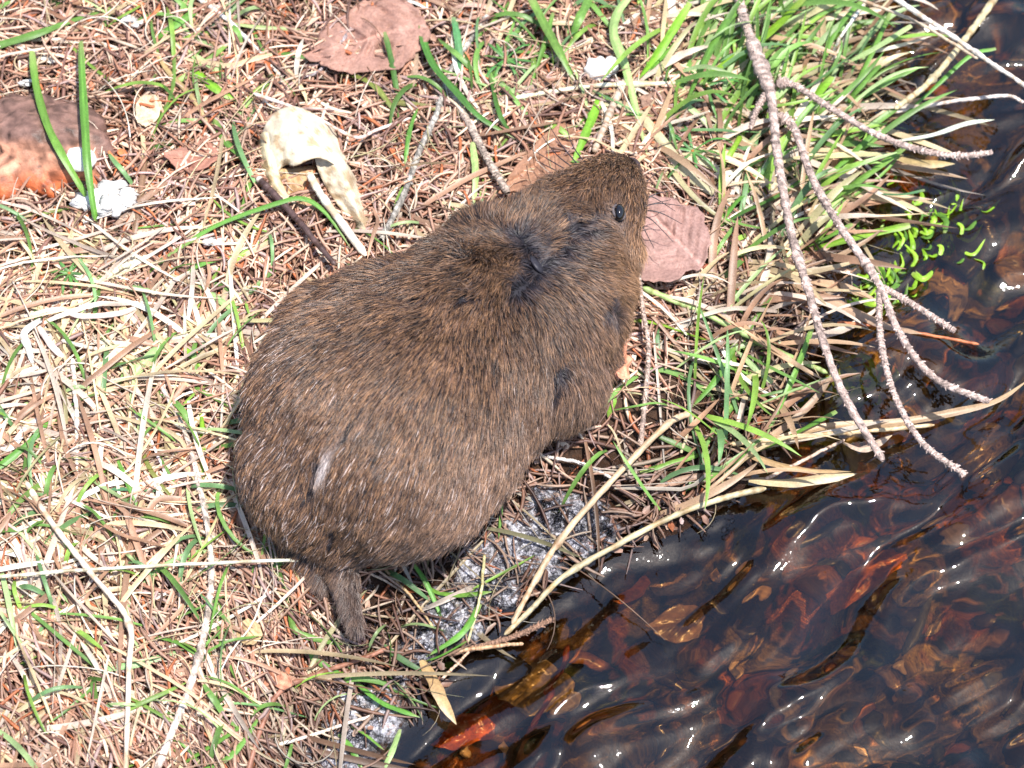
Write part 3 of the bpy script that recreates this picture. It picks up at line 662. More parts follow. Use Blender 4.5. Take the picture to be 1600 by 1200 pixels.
bp_('twig', [(1378,448),(1430,478),(1493,518)], 11, (128,122,115), (1, .9), 14)
bp_('twig', [(1212,130),(1240,133),(1300,170),(1370,210),(1440,235),(1500,243),(1551,238)], 10, (80,85,90,100,100,95), (1.2, .9), 15, ((0.05,.9),(0.1,.8)))
bp_('twig', [(1206,140),(1190,158),(1180,178),(1173,200)], 10, (80,76,66,52), (1.2, .8), 16, ((0.2,.6),(0.6,.4)))

# star mosses
def star(px, py, R, n, lab, seed, h=22):
    rg = random.Random(seed); P = onto(np.array([float(px)]), np.array([float(py)]), h)[0]
    e = empty('moss_sprig', P, label=lab, cat='moss', group='star shaped green sprigs in the litter')
    Vi, Fi = icos(1)
    put('bud', (Vi*3.2*U+P, np.concatenate([Fi, Fi[:, 2:]], 1), (0.5, 0.2, 0.06)), M_LEAF, None, None, None, e)
    for k in range(n):
        a = 2*math.pi*k/n+rg.uniform(-.25, .25); L = R*rg.uniform(.7, 1.15); b2 = a+rg.uniform(-.4, .4)
        D1 = np.array([math.cos(a), math.sin(a), 0.12])*L*.55*U; D2 = np.array([math.cos(b2), math.sin(b2), -0.55])*L*.45*U
        S = spline(np.array([P, P+D1, P+D1+D2]), 12)
        put('leaf', blade_mesh(S, 5.5, [v*rg.uniform(.8, 1.2) for v in (0.10, 0.24, 0.06)], True, 0, k), M_BLADE, None, None, None, e)
star(790, 92, 62, 10, 'star shaped green sprig above the vole neck with an orange bud', 1)
star(1104, 134, 66, 8, 'star shaped green sprig left of the spruce branch top', 2)
star(1082, 236, 66, 8, 'star shaped green sprig above the mauve leaf', 3)
star(108, 427, 44, 9, 'star shaped green sprig left of the straw pile', 4)

# ---------------------------------------------------------------- dead leaves
def leaf(name, outline, h, col, lab, m=M_LEAF, cat='leaf', crump=5, seed=0, parent=None, water=True, tilt=0, vein=True, group=None):
    a = np.array(outline, float); cen = a.mean(0)
    B = spline(np.concatenate([a, a[:1]]), len(a)*6)[:-1] if len(a) > 3 else a
    K = 16; rg = np.random.default_rng(seed); n = len(B)
    B = B+(B-cen)*(rg.normal(0, 0.022, (n, 1))+0.07*np.sin(np.arange(n)*2*np.pi/n*7+seed)[:, None]*rg.random((n, 1)))
    pts = [cen]; 
    for k in range(1, K+1): pts.extend(cen+(B-cen)*(k/K))
    pts = np.array(pts); P = onto(pts[:, 0], pts[:, 1], h, water)
    c0 = onto(cen[None, 0], cen[None, 1], h, water)[0]
    rel = (pts-cen)
    zz = c0[2]/U+tilt*rel[:, 0]+crump*(n1(pts[:, 0]/26+seed*3, pts[:, 1]/26)+.25*n4(pts[:, 0]/8+seed, pts[:, 1]/8))
    ax = B[0]-cen; ax = ax/np.linalg.norm(ax); d = np.abs(rel[:, 0]*ax[1]-rel[:, 1]*ax[0]); sa_ = rel@ax; fold = np.abs((((sa_-d*.8)/17) % 1)-.5)*2
    zz = zz+(fold-.5)*crump*.75*np.minimum(1, d/12)-3*np.exp(-(d/4)**2)+crump*1.0*(np.linalg.norm(rel, axis=1)/(np.abs(rel).max()))**3
    zz = np.maximum(zz, Gz(P)+5) if not m is M_WETLEAF else zz
    top = W(pts[:, 0], pts[:, 1], zz); bot = top-np.array([0, 0, 1.2*U])
    Fs = []
    for j in range(n): Fs.append([0, 1+j, 1+(j+1) % n, 0])
    tri = np.array([f[:3] for f in Fs]); q = []
    for k in range(1, K):
        o = 1+(k-1)*n
        for j in range(n): j2 = (j+1) % n; q.append([o+j, o+n+j, o+n+j2, o+j2])
    q = np.array(q); M_ = len(pts)
    # fan as quads with doubled hub would be degenerate: build through from_pydata
    o = 1+(K-1)*n
    faces = [list(f) for f in tri]+[list(f) for f in q]+[[x+M_ for x in f[::-1]] for f in tri.tolist()]+[[x+M_ for x in f[::-1]] for f in q.tolist()]+[[o+j, o+j+M_, o+(j+1) % n+M_, o+(j+1) % n] for j in range(n)]
    V = np.concatenate([top, bot]); o0 = c0 if parent is None else np.array(parent.location)
    me = bpy.data.meshes.new(name); me.from_pydata((V-o0).tolist(), [], faces); me.update()
    me.polygons.foreach_set('use_smooth', np.ones(len(faces), bool))
    cc = np.array(col)*(1+0.16*n3(pts[:, 0]/18, pts[:, 1]/18+seed)+.12*(fold-.5))[:, None]
    if vein:
        ax = B[0]-cen; ax = ax/np.linalg.norm(ax); d = np.abs(rel[:, 0]*ax[1]-rel[:, 1]*ax[0]); s = rel@ax
        cc = np.where((d < 3.2)[:, None], cc*1.35, cc); cc = np.where((np.abs(((s-d*0.7) % 16)-8) < 1.6)[:, None], cc*1.22, cc)
    cc = np.concatenate([cc, cc]); c4 = np.ones((len(V), 4), np.float32); c4[:, :3] = np.clip(cc, 0.01, .9)
    at = me.color_attributes.new('Col', 'FLOAT_COLOR', 'POINT'); at.data.foreach_set('color', c4.ravel()); me.materials.append(m)
    ob = bpy.data.objects.new(name, me); COL.objects.link(ob)
    if parent is None: ob.location = o0
    else: ob.parent = parent
    if lab: ob['label'] = lab
    if cat and parent is None: ob['category'] = cat
    if group: ob['group'] = group
    return ob
DL = 'fallen leaves on the bank'
leaf('dead_leaf', [(985,300),(1035,305),(1062,318),(1085,322),(1104,345),(1108,380),(1100,415),(1075,424),(1055,436),(1005,440),(985,400)], 38, (0.34,0.20,0.17), 'large mauve brown dead leaf under the vole chin', seed=1, group=DL, crump=7)
leaf('dead_leaf', [(780,300),(800,268),(830,232),(862,200),(885,193),(908,212),(904,246),(868,275),(820,300)], 18, (0.30,0.155,0.095), 'rust brown crumpled leaf behind the vole head', seed=2, group=DL, crump=9)
leaf('dead_leaf', [(478,85),(505,45),(545,15),(590,-8),(640,8),(668,38),(655,84),(612,108),(560,112),(515,108)], 24, (0.36,0.20,0.155), 'wide pinkish crumpled leaf at the top edge', seed=3, group=DL, crump=12)
leaf('dead_leaf', [(213,160),(228,148),(246,152),(252,170),(240,192),(222,196),(212,182)], 20, (0.62,0.48,0.32), 'small cream tan leaf right of the rotten fruit', seed=4, group=DL, crump=8)
leaf('dead_leaf', [(404,1052),(422,1046),(440,1050),(457,1062),(446,1078),(425,1070),(410,1072)], 18, (0.52,0.24,0.15), 'small orange pink leaf scrap above the brown branch', seed=5, group=DL, crump=7)
leaf('dead_leaf', [(368,982),(385,968),(405,975),(408,995),(392,1008),(374,1000)], 18, (0.48,0.34,0.18), 'small tan leaf scrap below the long white straw', seed=6, group=DL, crump=7)
leaf('dead_leaf', [(615,908),(632,906),(652,918),(648,926),(628,922)], 14, (0.30,0.09,0.03), 'small rust brown leaf scrap beside the vole tail', seed=7, group=DL, crump=3)
leaf('dead_leaf', [(1000,150),(1050,135),(1080,150),(1075,172),(1035,180),(1005,170)], 14, (0.22,0.13,0.09), 'dark brown leaf behind the wide tan blade', seed=8, group=DL, crump=6)
leaf('dead_leaf', [(255,1118-880),(300,225),(335,208),(345,240),(320,262),(280,268)], 12, (0.36,0.17,0.12), 'reddish brown leaf left of the husk', seed=9, group=DL, crump=8)
leaf('sunken_leaf_or_glare', [(648,1135),(690,1118),(735,1122),(775,1135),(760,1165),(705,1178),(665,1160)], -52, (0.60,0.15,0.03), 'orange leaf under the water at the bottom edge', m=M_WETLEAF, seed=10, crump=5, vein=False, group='leaves sunk in the stream')
leaf('sunken_leaf_or_glare', [(958,940),(985,925),(1005,905),(1015,915),(1000,940),(970,950)], -48, (0.75,0.24,0.04), 'small bright orange leaf under the water below the straw stem', m=M_WETLEAF, seed=11, crump=4, vein=False, group='leaves sunk in the stream')
leaf('sunken_leaf_or_glare', [(1015,905),(1075,890),(1100,915),(1070,935),(1020,935)], -60, (0.27,0.17,0.10), 'pale pink glare swirl of the rippled water, made as a sunk sheet', m=M_WETLEAF, seed=12, crump=4, vein=False, group='leaves sunk in the stream')  # pinkish glare on the ripples, put in as a coloured sheet
leaf('sunken_leaf_or_glare', [(1010,985),(1060,955),(1100,965),(1090,1005),(1040,1010)], -66, (0.26,0.16,0.09), 'lower pale glare swirl of the rippled water, made as a sunk sheet', m=M_WETLEAF, seed=13, crump=4, vein=False, group='leaves sunk in the stream')  # second glare swirl, its brightness given by a pale sheet
leaf('sunken_leaf_or_glare', [(1280,930),(1330,890),(1400,870),(1425,890),(1370,930),(1300,965)], -80, (0.62,0.20,0.03), 'long orange leaf deep in the stream at right', m=M_WETLEAF, seed=14, crump=6, vein=False, group='leaves sunk in the stream')
leaf('sunken_leaf_or_glare', [(770,1070),(830,1045),(880,1060),(900,1100),(850,1125),(790,1110)], -70, (0.30,0.22,0.11), 'olive tan leaf under the water around the red stick', m=M_WETLEAF, seed=15, crump=6, vein=False, group='leaves sunk in the stream')
S = path([(891,1002),(872,1056),(834,1132)], (-8, -10, -14), 20); S[:, 2] = np.minimum(S[:, 2], (ZW-40)*U)
put('stick', stem_geo(S, 9, C['red'], (1, 1.2), (0.4,), 5), M_STEM, 'dark red stick lying under the water', 'stick', 'sticks in the litter')

# ---------------------------------------------------------------- lumps: husk, rotten fruit, shells
def lump(name, px, py, rx, ry, rz, h, col, rough_, lab, cat, m, seed, amp=0.18, sub=4, rot=0, parent=None, group=None, f=2.2, colf=None):
    Vi, Fi = icos(sub); nz = Noise(100+seed)
    d = nz(Vi[:, 0]*f+Vi[:, 2]*1.3+9, Vi[:, 1]*f+Vi[:, 2]*.9+9)*amp+nz(Vi[:, 0]*f*2.7+Vi[:, 2]*3+30, Vi[:, 1]*f*2.7-Vi[:, 2]*2+20)*amp*.45+nz(Vi[:, 0]*f*6+Vi[:, 2]*7+30, Vi[:, 1]*f*6-Vi[:, 2]*5+20)*amp*.2
    V = Vi*(1+d)[:, None]*np.array([rx, ry, rz]); c_, s_ = math.cos(rot), math.sin(rot)
    V = np.stack([V[:, 0]*c_-V[:, 1]*s_, V[:, 0]*s_+V[:, 1]*c_, V[:, 2]], -1)
    P = onto(np.array([float(px)]), np.array([float(py)]), h)[0]
    cc = np.broadcast_to(np.array(col), (len(V), 3)).copy() if colf is None else colf(V, d)
    me = mesh(name, V*U, Fi, m, np.clip(cc, 0.01, .92)); o = bpy.data.objects.new(name, me); COL.objects.link(o)
    if parent is None: o.location = P
    else: o.parent = parent; o.location = P-np.array(parent.location)
    if lab: o['label'] = lab
    if cat: o['category'] = cat
    if group: o['group'] = group
    return o
M_SHELL = col_mat('shell', 0.55, 0.4, 0, 0.12, 900, 0.5, 0.0008)
M_FRUIT = col_mat('fruit_skin', 0.5, 0.3, 0, 0.35, 260, 0.5, 0.0015)
def fruit_col(V, d):
    k = sstep((V[:, 1]*-1-V[:, 0]*.3+10+40*n2(V[:, 0]/40, V[:, 1]/40))/50)[:, None]; k2 = sstep((-V[:, 1]-50)/30)[:, None]
    c = np.array([0.17, 0.095, 0.075])*(1-k)+np.array([0.42, 0.20, 0.125])*k
    c = c*(1-k2)+np.array([0.40, 0.10, 0.035])*k2
    return c*(1+0.5*n3(V[:, 0]/14, V[:, 1]/14)+.35*n4(V[:, 0]/5, V[:, 1]/6))[:, None]*np.where(np.abs(n1(V[:, 0]/30+3, V[:, 1]/22)) < .05, .35, 1)[:, None]
ft = lump('rotten_fruit', 62, 232, 108, 98, 46, 14, (0.3, .15, .1), .3, 'glossy brown and orange rotten fruit under the two upper left green blades', 'fruit', M_FRUIT, 3, 0.20, 5, colf=fruit_col)
sh = (0.68, 0.65, 0.61)
lump('shell_fragment', 124, 250, 26, 24, 12, 44, sh, .5, 'smooth white shell piece on the edge of the rotten fruit', 'shell', M_SHELL, 11, 0.12, 3, group='white fragments')
def clump(name, px, py, R, n, h, lab, seed, size=(8, 16)):
    rg = np.random.default_rng(seed); P = onto(np.array([float(px)]), np.array([float(py)]), h)[0]; parts = []
    Vi, Fi = icos(2); F4 = np.concatenate([Fi, Fi[:, 2:]], 1)
    for k in range(n):
        a = rg.uniform(0, 6.28); r = R*math.sqrt(rg.random()); s = rg.uniform(*size)
        d = 1+0.35*rg.normal(0, 1, (len(Vi), 1)).clip(-1, 1)
        V = Vi*d*s*np.array([rg.uniform(.7, 1.6), rg.uniform(.5, 1.1), .5])+np.array([r*math.cos(a)*1.25, r*math.sin(a)*.8, rg.uniform(-4, 6)])
        parts.append((V*U+P, Fi, np.array(sh)*rg.uniform(.85, 1)))
    V, F, c = join(parts)
    put(name, (V, F, c), M_SHELL, lab, 'white lump', 'white fragments')
clump('white_lump', 168, 310, 32, 22, 24, 'ragged white crumbled lump below the rotten fruit', 1)
clump('white_lump', 205, 36, 13, 6, 18, 'small crumbled white lump at the top left under the broad green blade', 2, (5, 9))
clump('white_lump', 42, 130, 8, 5, 20, 'tiny white fragment above the rotten fruit', 3, (4, 7))
clump('white_lump', 330, 376, 9, 5, 16, 'small white fragment left of the dark stick', 4, (5, 9))
e = empty('shell_lump', onto(np.array([940.]), np.array([106.]), 20)[0], label='cracked white shell lump below the wide pale green blade', cat='shell', group='white fragments')
lump('shell_half', 934, 108, 24, 22, 15, 22, sh, .5, None, None, M_SHELL, 21, 0.16, 3, 0.5, parent=e)
lump('shell_half', 953, 104, 14, 19, 12, 20, sh, .5, None, None, M_SHELL, 22, 0.16, 3, -0.2, parent=e)

# bone-white husk: shell halves around a hollow, with a long splinter
hb = onto(np.array([490.]), np.array([270.]), 10)[0]
hu = empty('husk', hb, label='bleached cream white husk shaped like a small skull beside the dark stick', cat='husk')
HC = (0.66, 0.56, 0.41)
def sheet(name, rows, hs, col, seed, thick=3.0):
    """rows: lists of equally many outline points across the piece, hs: height of each row's points"""
    R = np.array(rows, float); H = np.array(hs, float); nr, nc, _ = R.shape
    A = np.stack([spline(np.concatenate([R[i], H[i][:, None]], 1), nc*6) for i in range(nr)]); m = A.shape[1]
    B = np.stack([spline(A[:, j], nr*7) for j in range(m)], 1); n = B.shape[0]
    nz = 5.0*n1(B[..., 0]/17+seed, B[..., 1]/17)+3.2*n2(B[..., 0]/7+seed, B[..., 1]/7)
    P0 = onto(np.array([490.]), np.array([270.]), 0)[0][2]/U
    top = W(B[..., 0], B[..., 1], P0+B[..., 2]+nz).reshape(-1, 3); bot = top-np.array([0, 0, thick*U])
    i = np.arange(n*m).reshape(n, m); f = np.stack([i[:-1, :-1], i[:-1, 1:], i[1:, 1:], i[1:, :-1]], -1).reshape(-1, 4)
    k = n*m; b = np.concatenate([i[0, :], i[1:, -1], i[-1, -2::-1], i[-2:0:-1, 0]]); b2 = np.roll(b, -1)
    F = np.concatenate([f, f[:, ::-1]+k, np.stack([b, b+k, b2+k, b2], -1)])
    V = np.concatenate([top, bot]); x, y = B[..., 0].ravel(), B[..., 1].ravel()
    c = np.array(col)*(1+0.16*n3(x/13, y/13)+.1*n4(x/5, y/5))[:, None]
    c = np.where((n4(x/9+4, y/9) > .40)[:, None], c*np.array([.7, .6, .5]), c)
    return put(name, (V, F, np.concatenate([c, c*.8])), M_SHELL, None, None, None, hu)
sheet('shell', [[(408,232),(412,200),(432,174),(462,166),(498,182),(522,200)], [(416,262),(424,222),(448,196),(476,192),(505,208),(535,232)], [(424,286),(438,250),(455,226),(486,222),(520,240),(548,264)], [(434,266),(448,256),(462,258),(496,246),(530,262),(560,296)]],
      [[4, 26, 42, 44, 34, 8], [6, 38, 60, 62, 48, 10], [6, 40, 66, 66, 52, 10], [14, 36, 52, 62, 52, 8]], HC, 1)
sheet('side_wall', [[(402,215),(412,206),(424,208)], [(404,255),(416,248),(432,254)], [(414,294),(428,286),(442,288)], [(434,330),(447,318),(458,320)]], [[2, 30, 36], [2, 32, 34], [2, 26, 26], [2, 14, 14]], (0.62, 0.52, 0.32), 2)
sheet('side_wall', [[(490,240),(528,240),(563,288)], [(498,268),(538,274),(569,314)], [(514,300),(546,306),(577,344)], [(538,334),(560,338),(580,364)], [(556,356),(567,364),(577,384)]], [[44, 56, 8], [34, 54, 8], [24, 46, 8], [18, 34, 8], [10, 18, 6]], HC, 3)
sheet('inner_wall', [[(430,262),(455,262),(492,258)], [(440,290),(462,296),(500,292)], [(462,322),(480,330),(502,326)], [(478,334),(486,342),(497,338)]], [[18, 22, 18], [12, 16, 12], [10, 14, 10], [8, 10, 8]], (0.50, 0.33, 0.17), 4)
put('splinter', stem_geo(path([(482,270),(498,298),(520,330),(572,400)], (46, 38, 34, 24), 24), 14, (0.80, 0.72, 0.58), (0.9, 1.0), (), 9), M_SHELL, None, None, None, hu)

# ---------------------------------------------------------------- stream bits: weed, stones, foam
def weed(pts, lab, seed, n, R, h=(-20, -6)):
    rg = random.Random(seed); P0 = W(np.array(float(pts[0])), np.array(float(pts[1])), ZW-2)
    e = empty('water_weed', P0, label=lab, cat='water weed', group='weed in the stream edge')
    for k in range(n):
        x = pts[0]+rg.gauss(0, R); y = pts[1]+rg.gauss(0, R*.6); a = rg.uniform(-.5, 1.6); L = rg.uniform(18, 48)
        q = [(x, y), (x+L*.5*math.cos(a), y-L*.5*math.sin(a)), (x+L*math.cos(a+.7), y-L*math.sin(a+.7))]
        S = spline(W(np.array([v[0] for v in q]), np.array([v[1] for v in q]), ZW+np.array([rg.uniform(*h), rg.uniform(h[0], h[1]+6), rg.uniform(*h)])), 10)
        c = rg.choice([(0.22, 0.42, 0.02), (0.10, 0.22, 0.03), (0.32, 0.55, 0.05)])
        put('leaf', blade_mesh(S, rg.uniform(4, 10), c, True, rg.uniform(-.5, .5), k), M_BLADE, None, None, None, e)
weed((1425, 385), 'bright green water weed beside the forked twig', 3, 60, 40)
weed((1440, 320), 'green water weed above the forked twig near the thin blade tip', 4, 24, 36)
weed((1325, 612), 'bright green water weed left of the hanging twig over dark water', 5, 34, 26)
weed((1375, 455), 'green water weed behind the fork of the hanging twigs', 6, 34, 26)
ring = [(1338,590),(1322,575),(1335,560),(1356,562),(1362,578),(1348,592),(1325,594)]
S = spline(W(np.array([p[0] for p in ring], float), np.array([p[1] for p in ring], float), ZW+13.), 40)
put('weed_leaf', blade_mesh(S, 9, (0.34, 0.56, 0.05), False, 0, 3), M_BLADE, 'ring shaped bright green weed leaf floating between the hanging twigs', 'weed leaf')

# stones and sunk litter on the stream bed
Vi, Fi = icos(2); parts = []; rg = np.random.default_rng(12)
SCs = [(0.06, 0.035, 0.02), (0.40, 0.26, 0.14), (0.55, 0.19, 0.04), (0.10, 0.09, 0.04), (0.30, 0.13, 0.05), (0.62, 0.46, 0.32), (0.04, 0.03, 0.03)]
cnt = 0
while cnt < 230:
    x, y = rg.uniform(-500, 1000), rg.uniform(-900, 900); z, a_, b_ = ground(np.array([x]), np.array([y]))
    if b_[0] > -20: continue
    cnt += 1; s = rg.uniform(5, 26)*(1 if rg.random() < .8 else 1.6)
    V = Vi*(1+.12*rg.normal(0, 1, (len(Vi), 1)))*s*np.array([rg.uniform(.8, 2.6), rg.uniform(.4, 1.0), rg.uniform(.1, .4)])
    t = rg.uniform(0, 3.14); V = np.stack([V[:, 0]*math.cos(t)-V[:, 1]*math.sin(t), V[:, 0]*math.sin(t)+V[:, 1]*math.cos(t), V[:, 2]], -1)
    parts.append(((V+np.array([x, y, min(z[0]+s*.25, ZW-s*.6-10)]))*U, Fi, SCs[rg.choice(7, p=[.38, .11, .08, .20, .08, .05, .10])]))
V, F, c = join(parts)
o = put('stream_stones', (V, F, c), M_WETLEAF, 'dark brown and orange stones and scraps on the stream bed', 'stones', kind='stuff'); o.cycles.is_caustics_receiver = True

# foam and bubbles
FB = [(720,975,30),(780,925,26),(840,870,36),(905,840,30),(950,830,18),(870,800,30),(570,1120,50),(535,1185,50),(545,1150,40),(655,1015,26),(700,955,40),(735,925,34),(760,890,42),(810,860,48),(850,835,40),(890,815,36),(930,800,26),(845,790,28),(790,900,30),(690,985,24),(620,1070,18)]
M_FOAM, nt, b, out = mat('foam')
n = noise(nt, 420, 8, .8); b.inputs['Base Color'].default_value = (0.66, 0.65, 0.70, 1); b.inputs['Roughness'].default_value = 0.35
r = ramp(nt, n.outputs[0], [(0.46, (0, 0, 0)), (0.62, (1, 1, 1))]); at_ = N(nt, 'ShaderNodeAttribute'); at_.attribute_name = 'thick'
ml = N(nt, 'ShaderNodeMath', operation='MULTIPLY'); ad = N(nt, 'ShaderNodeMath', operation='ADD'); ad.use_clamp = True
hf = N(nt, 'ShaderNodeMath', operation='MULTIPLY'); hf.inputs[1].default_value = .18; nt.links.new(at_.outputs['Fac'], hf.inputs[0]); nt.links.new(r.outputs[0], ad.inputs[0]); nt.links.new(hf.outputs[0], ad.inputs[1]); nt.links.new(ad.outputs[0], ml.inputs[0]); nt.links.new(at_.outputs['Fac'], ml.inputs[1])
ml2 = N(nt, 'ShaderNodeMath', operation='MULTIPLY'); ml2.inputs[1].default_value = 0.9; nt.links.new(ml.outputs[0], ml2.inputs[0]); nt.links.new(ml2.outputs[0], b.inputs['Alpha'])
vo = N(nt, 'ShaderNodeTexVoronoi'); vo.inputs['Scale'].default_value = 900; gp_ = N(nt, 'ShaderNodeNewGeometry'); nt.links.new(gp_.outputs['Position'], vo.inputs['Vector'])
bump(nt, vo.outputs['Distance'], b, 0.8, 0.0012)
gx, gy = np.meshgrid(np.arange(430, 1040, 3.0), np.arange(730, 1240, 3.0))
f = np.full(gx.shape, -9.0)
for x, y, r_ in FB: f = np.maximum(f, 1-((gx-x)**2+(gy-y)**2)**.5/r_/1.25)
f = f+0.22*n1(gx/28, gy/28)+.18*n2(gx/11, gy/11)
th_ = sstep(f*1.5+0.18)
P = W(gx, gy, ZW+2.0+5*np.clip(th_, 0, 1)+1.2*n3(gx/8, gy/8))
gzz = Gz(P); P = W(gx, gy, np.maximum(ZW+2+3*th_+1.2*n3(gx/8, gy/8), gzz+1.0+2*th_)+11*th_*(.55+.45*n2(gx/19+4, gy/19)))
ny, nx = gx.shape; i = np.arange(nx*ny).reshape(ny, nx)
F = np.stack([i[:-1, :-1], i[1:, :-1], i[1:, 1:], i[:-1, 1:]], -1)
keep = (th_[:-1, :-1] > .02) & (th_[1:, 1:] > .02); F = F[keep]
me = mesh('foam', P.reshape(-1, 3), F, M_FOAM); at = me.attributes.new('thick', 'FLOAT', 'POINT'); at.data.foreach_set('value', th_.ravel().astype(np.float32))
link('foam', me, kind='stuff', label='pale lilac white foam along the water edge below the vole', cat='foam')
M_BUB, nt, b, out = mat('bubble')
nt.nodes.remove(b); tr = N(nt, 'ShaderNodeBsdfTransparent'); tr.inputs[0].default_value = (.93, .93, .95, 1); gl = N(nt, 'ShaderNodeBsdfGlossy'); gl.inputs['Roughness'].default_value = .04
lw = N(nt, 'ShaderNodeLayerWeight'); lw.inputs[0].default_value = 0.2; ms = N(nt, 'ShaderNodeMixShader')
nt.links.new(lw.outputs['Fresnel'], ms.inputs[0]); nt.links.new(tr.outputs[0], ms.inputs[1]); nt.links.new(gl.outputs[0], ms.inputs[2]); nt.links.new(ms.outputs[0], out.inputs[0])
Vi, Fi = icos(2); k = Vi[:, 2] > -0.35; nb = 2600
px = np.concatenate([rng.choice([b_[0] for b_ in FB], nb)+rng.normal(0, 26, nb), rng.uniform(880, 1150, 500), rng.uniform(560, 680, 260)])
py = np.empty_like(px); fb = {b_[0]: b_[1] for b_ in FB}
ids = rng.integers(0, len(FB), nb); fx = np.array(FB)
px[:nb] = fx[ids, 0]+rng.normal(0, .45, nb)*fx[ids, 2]; py[:nb] = fx[ids, 1]+rng.normal(0, .45, nb)*fx[ids, 2]
py[nb:nb+500] = rng.uniform(560, 830, 500); py[nb+500:] = rng.uniform(890, 1000, 260)
rad = np.minimum(0.9+rng.exponential(1.15, len(px)), 6.5)
P = W(px, py, ZW); gz_ = Gz(P); P = W(px, py, np.maximum(ZW+3, gz_)+rad*.45+rng.uniform(2, 13, len(px)))
k2 = gz_ < ZW+40; P = P[k2]; rad = rad[k2]
V = (P[:, None]+Vi[None]*(rad*U)[:, None, None]).reshape(-1, 3); F = (Fi[None]+(np.arange(len(P))*len(Vi))[:, None, None]).reshape(-1, 3)
link('bubbles', mesh('bubbles', V, F, M_BUB), kind='stuff', label='tiny clear bubbles in the foam and on the wet mud', cat='bubbles')

# ---------------------------------------------------------------- the water vole
# body spheres: place in the picture plane, radius, height of the centre
BS = [(592,661,208,120),(610,686,203,120),(560,640,188,115),(640,640,212,125),(700,580,196,125),(745,530,180,125),(790,500,160,125),(815,505,150,120),(845,490,135,118),(690,640,160,110),(745,595,152,105),(815,560,138,100),(860,590,92,70),(522,722,158,95),(545,765,130,75),
      (842,440,132,125),(862,405,118,135),(886,375,104,142),(906,352,92,142),(926,332,82,140),(940,316,74,134),(949,303,66,126),(955,295,58,118),(960,286,48,108),(932,385,74,118),
      (915,440,80,95),(915,490,70,80),(905,535,66,70),
      (600,540,140,112),(775,420,110,110),(735,455,110,100),(640,500,110,95),(520,530,100,88)]
CH = [[(520,845,44,40),(537,880,24,26),(541,915,15,20),(548,950,11,16),(558,982,6,12)],       # tail / hind limb at the rear
      [(480,835,46,34),(492,872,22,22),(499,900,12,14),(506,918,6,10)],
      [(925,560,32,50),(952,566,20,40),(968,572,12,34)], [(900,600,28,20),(922,612,13,8)]]
import bmesh
bm = bmesh.new()
def add_s(px, py, r, z):
    P = W(np.array(float(px)), np.array(float(py)), float(z)); r = r*0.935-(9 if r > 95 else 3 if r > 50 else 0)
    bmesh.ops.create_icosphere(bm, subdivisions=3, radius=r*U, matrix=Matrix.Translation(Vector(P)))
for s in BS: add_s(*s)
for ch in CH:
    for a, b_ in zip(ch[:-1], ch[1:]):
        for t in np.linspace(0, 1, 7): add_s(*[a[i]*(1-t)+b_[i]*t for i in range(4)])
vb = W(np.array(660.), np.array(620.), 0.)
tm = bpy.data.meshes.new('tmp'); bm.to_mesh(tm); bm.free()
to = bpy.data.objects.new('tmp', tm); COL.objects.link(to)
md = to.modifiers.new('r', 'REMESH'); md.mode = 'VOXEL'; md.voxel_size = 0.0012
md = to.modifiers.new('s', 'SMOOTH'); md.factor = 0.5; md.iterations = 14
dg = bpy.context.evaluated_depsgraph_get(); ev = to.evaluated_get(dg); me = bpy.data.meshes.new_from_object(ev)
bpy.data.objects.remove(to)
nv = len(me.vertices); co = np.empty(nv*3, np.float32); me.vertices.foreach_get('co', co); co = co.reshape(-1, 3).astype(float)
M_SKIN = plain('skin', (0.016, 0.014, 0.019), 0.6, 0.3, 0.3, 500)
me.materials.clear(); me.materials.append(M_SKIN); me.name = 'body'
me.polygons.foreach_set('use_smooth', np.ones(len(me.polygons), bool))
me.transform(Matrix.Translation(-Vector(vb)))
vole = empty('water_vole', vb, label='brown furry water vole crouched on the bank facing up right', cat='vole')
bo = bpy.data.objects.new('body', me); COL.objects.link(bo); bo.parent = vole
bvh = BVHTree.FromPolygons([Vector(v) for v in co], [list(p.vertices) for p in me.polygons])
def on_body(px, py):
    d = Vector(FW*DIST+RT*((px-800)*U)+UP*((600-py)*U)).normalized()
    h = bvh.ray_cast(Vector(CAM), d)
    return (np.array(h[0]), np.array(h[1])) if h[0] else (None, None)

# fur
me.calc_loop_triangles(); nt_ = len(me.loop_triangles)
tri = np.empty(nt_*3, np.int32); me.loop_triangles.foreach_get('vertices', tri); tri = tri.reshape(-1, 3)
vn = np.empty(nv*3, np.float32); me.vertices.foreach_get('normal', vn); vn = vn.reshape(-1, 3)
A, B_, C3 = co[tri[:, 0]], co[tri[:, 1]], co[tri[:, 2]]
ar = np.linalg.norm(np.cross(B_-A, C3-A), axis=1); fn = vn[tri].mean(1); ar = ar*(fn[:, 2] > -0.35)
NH = 250000
ti = rng.choice(nt_, NH, p=ar/ar.sum()); u = rng.random(NH); v = rng.random(NH); fl = u+v > 1; u[fl] = 1-u[fl]; v[fl] = 1-v[fl]
Rt = A[ti]*(1-u-v)[:, None]+B_[ti]*u[:, None]+C3[ti]*v[:, None]
Nn = vn[tri[ti, 0]]*(1-u-v)[:, None]+vn[tri[ti, 1]]*u[:, None]+vn[tri[ti, 2]]*v[:, None]; Nn /= np.linalg.norm(Nn, axis=1)[:, None]
hx, hy = px_of(Rt)
def P3(px, py, z): return W(np.array(float(px)), np.array(float(py)), float(z))
nose = P3(985, 250, 110); neck = P3(770, 415, 200)
dn = np.linalg.norm(Rt-neck, axis=1)/U; dh = np.linalg.norm(Rt-nose, axis=1)/U
wh = 1-sstep((dh-130)/130)
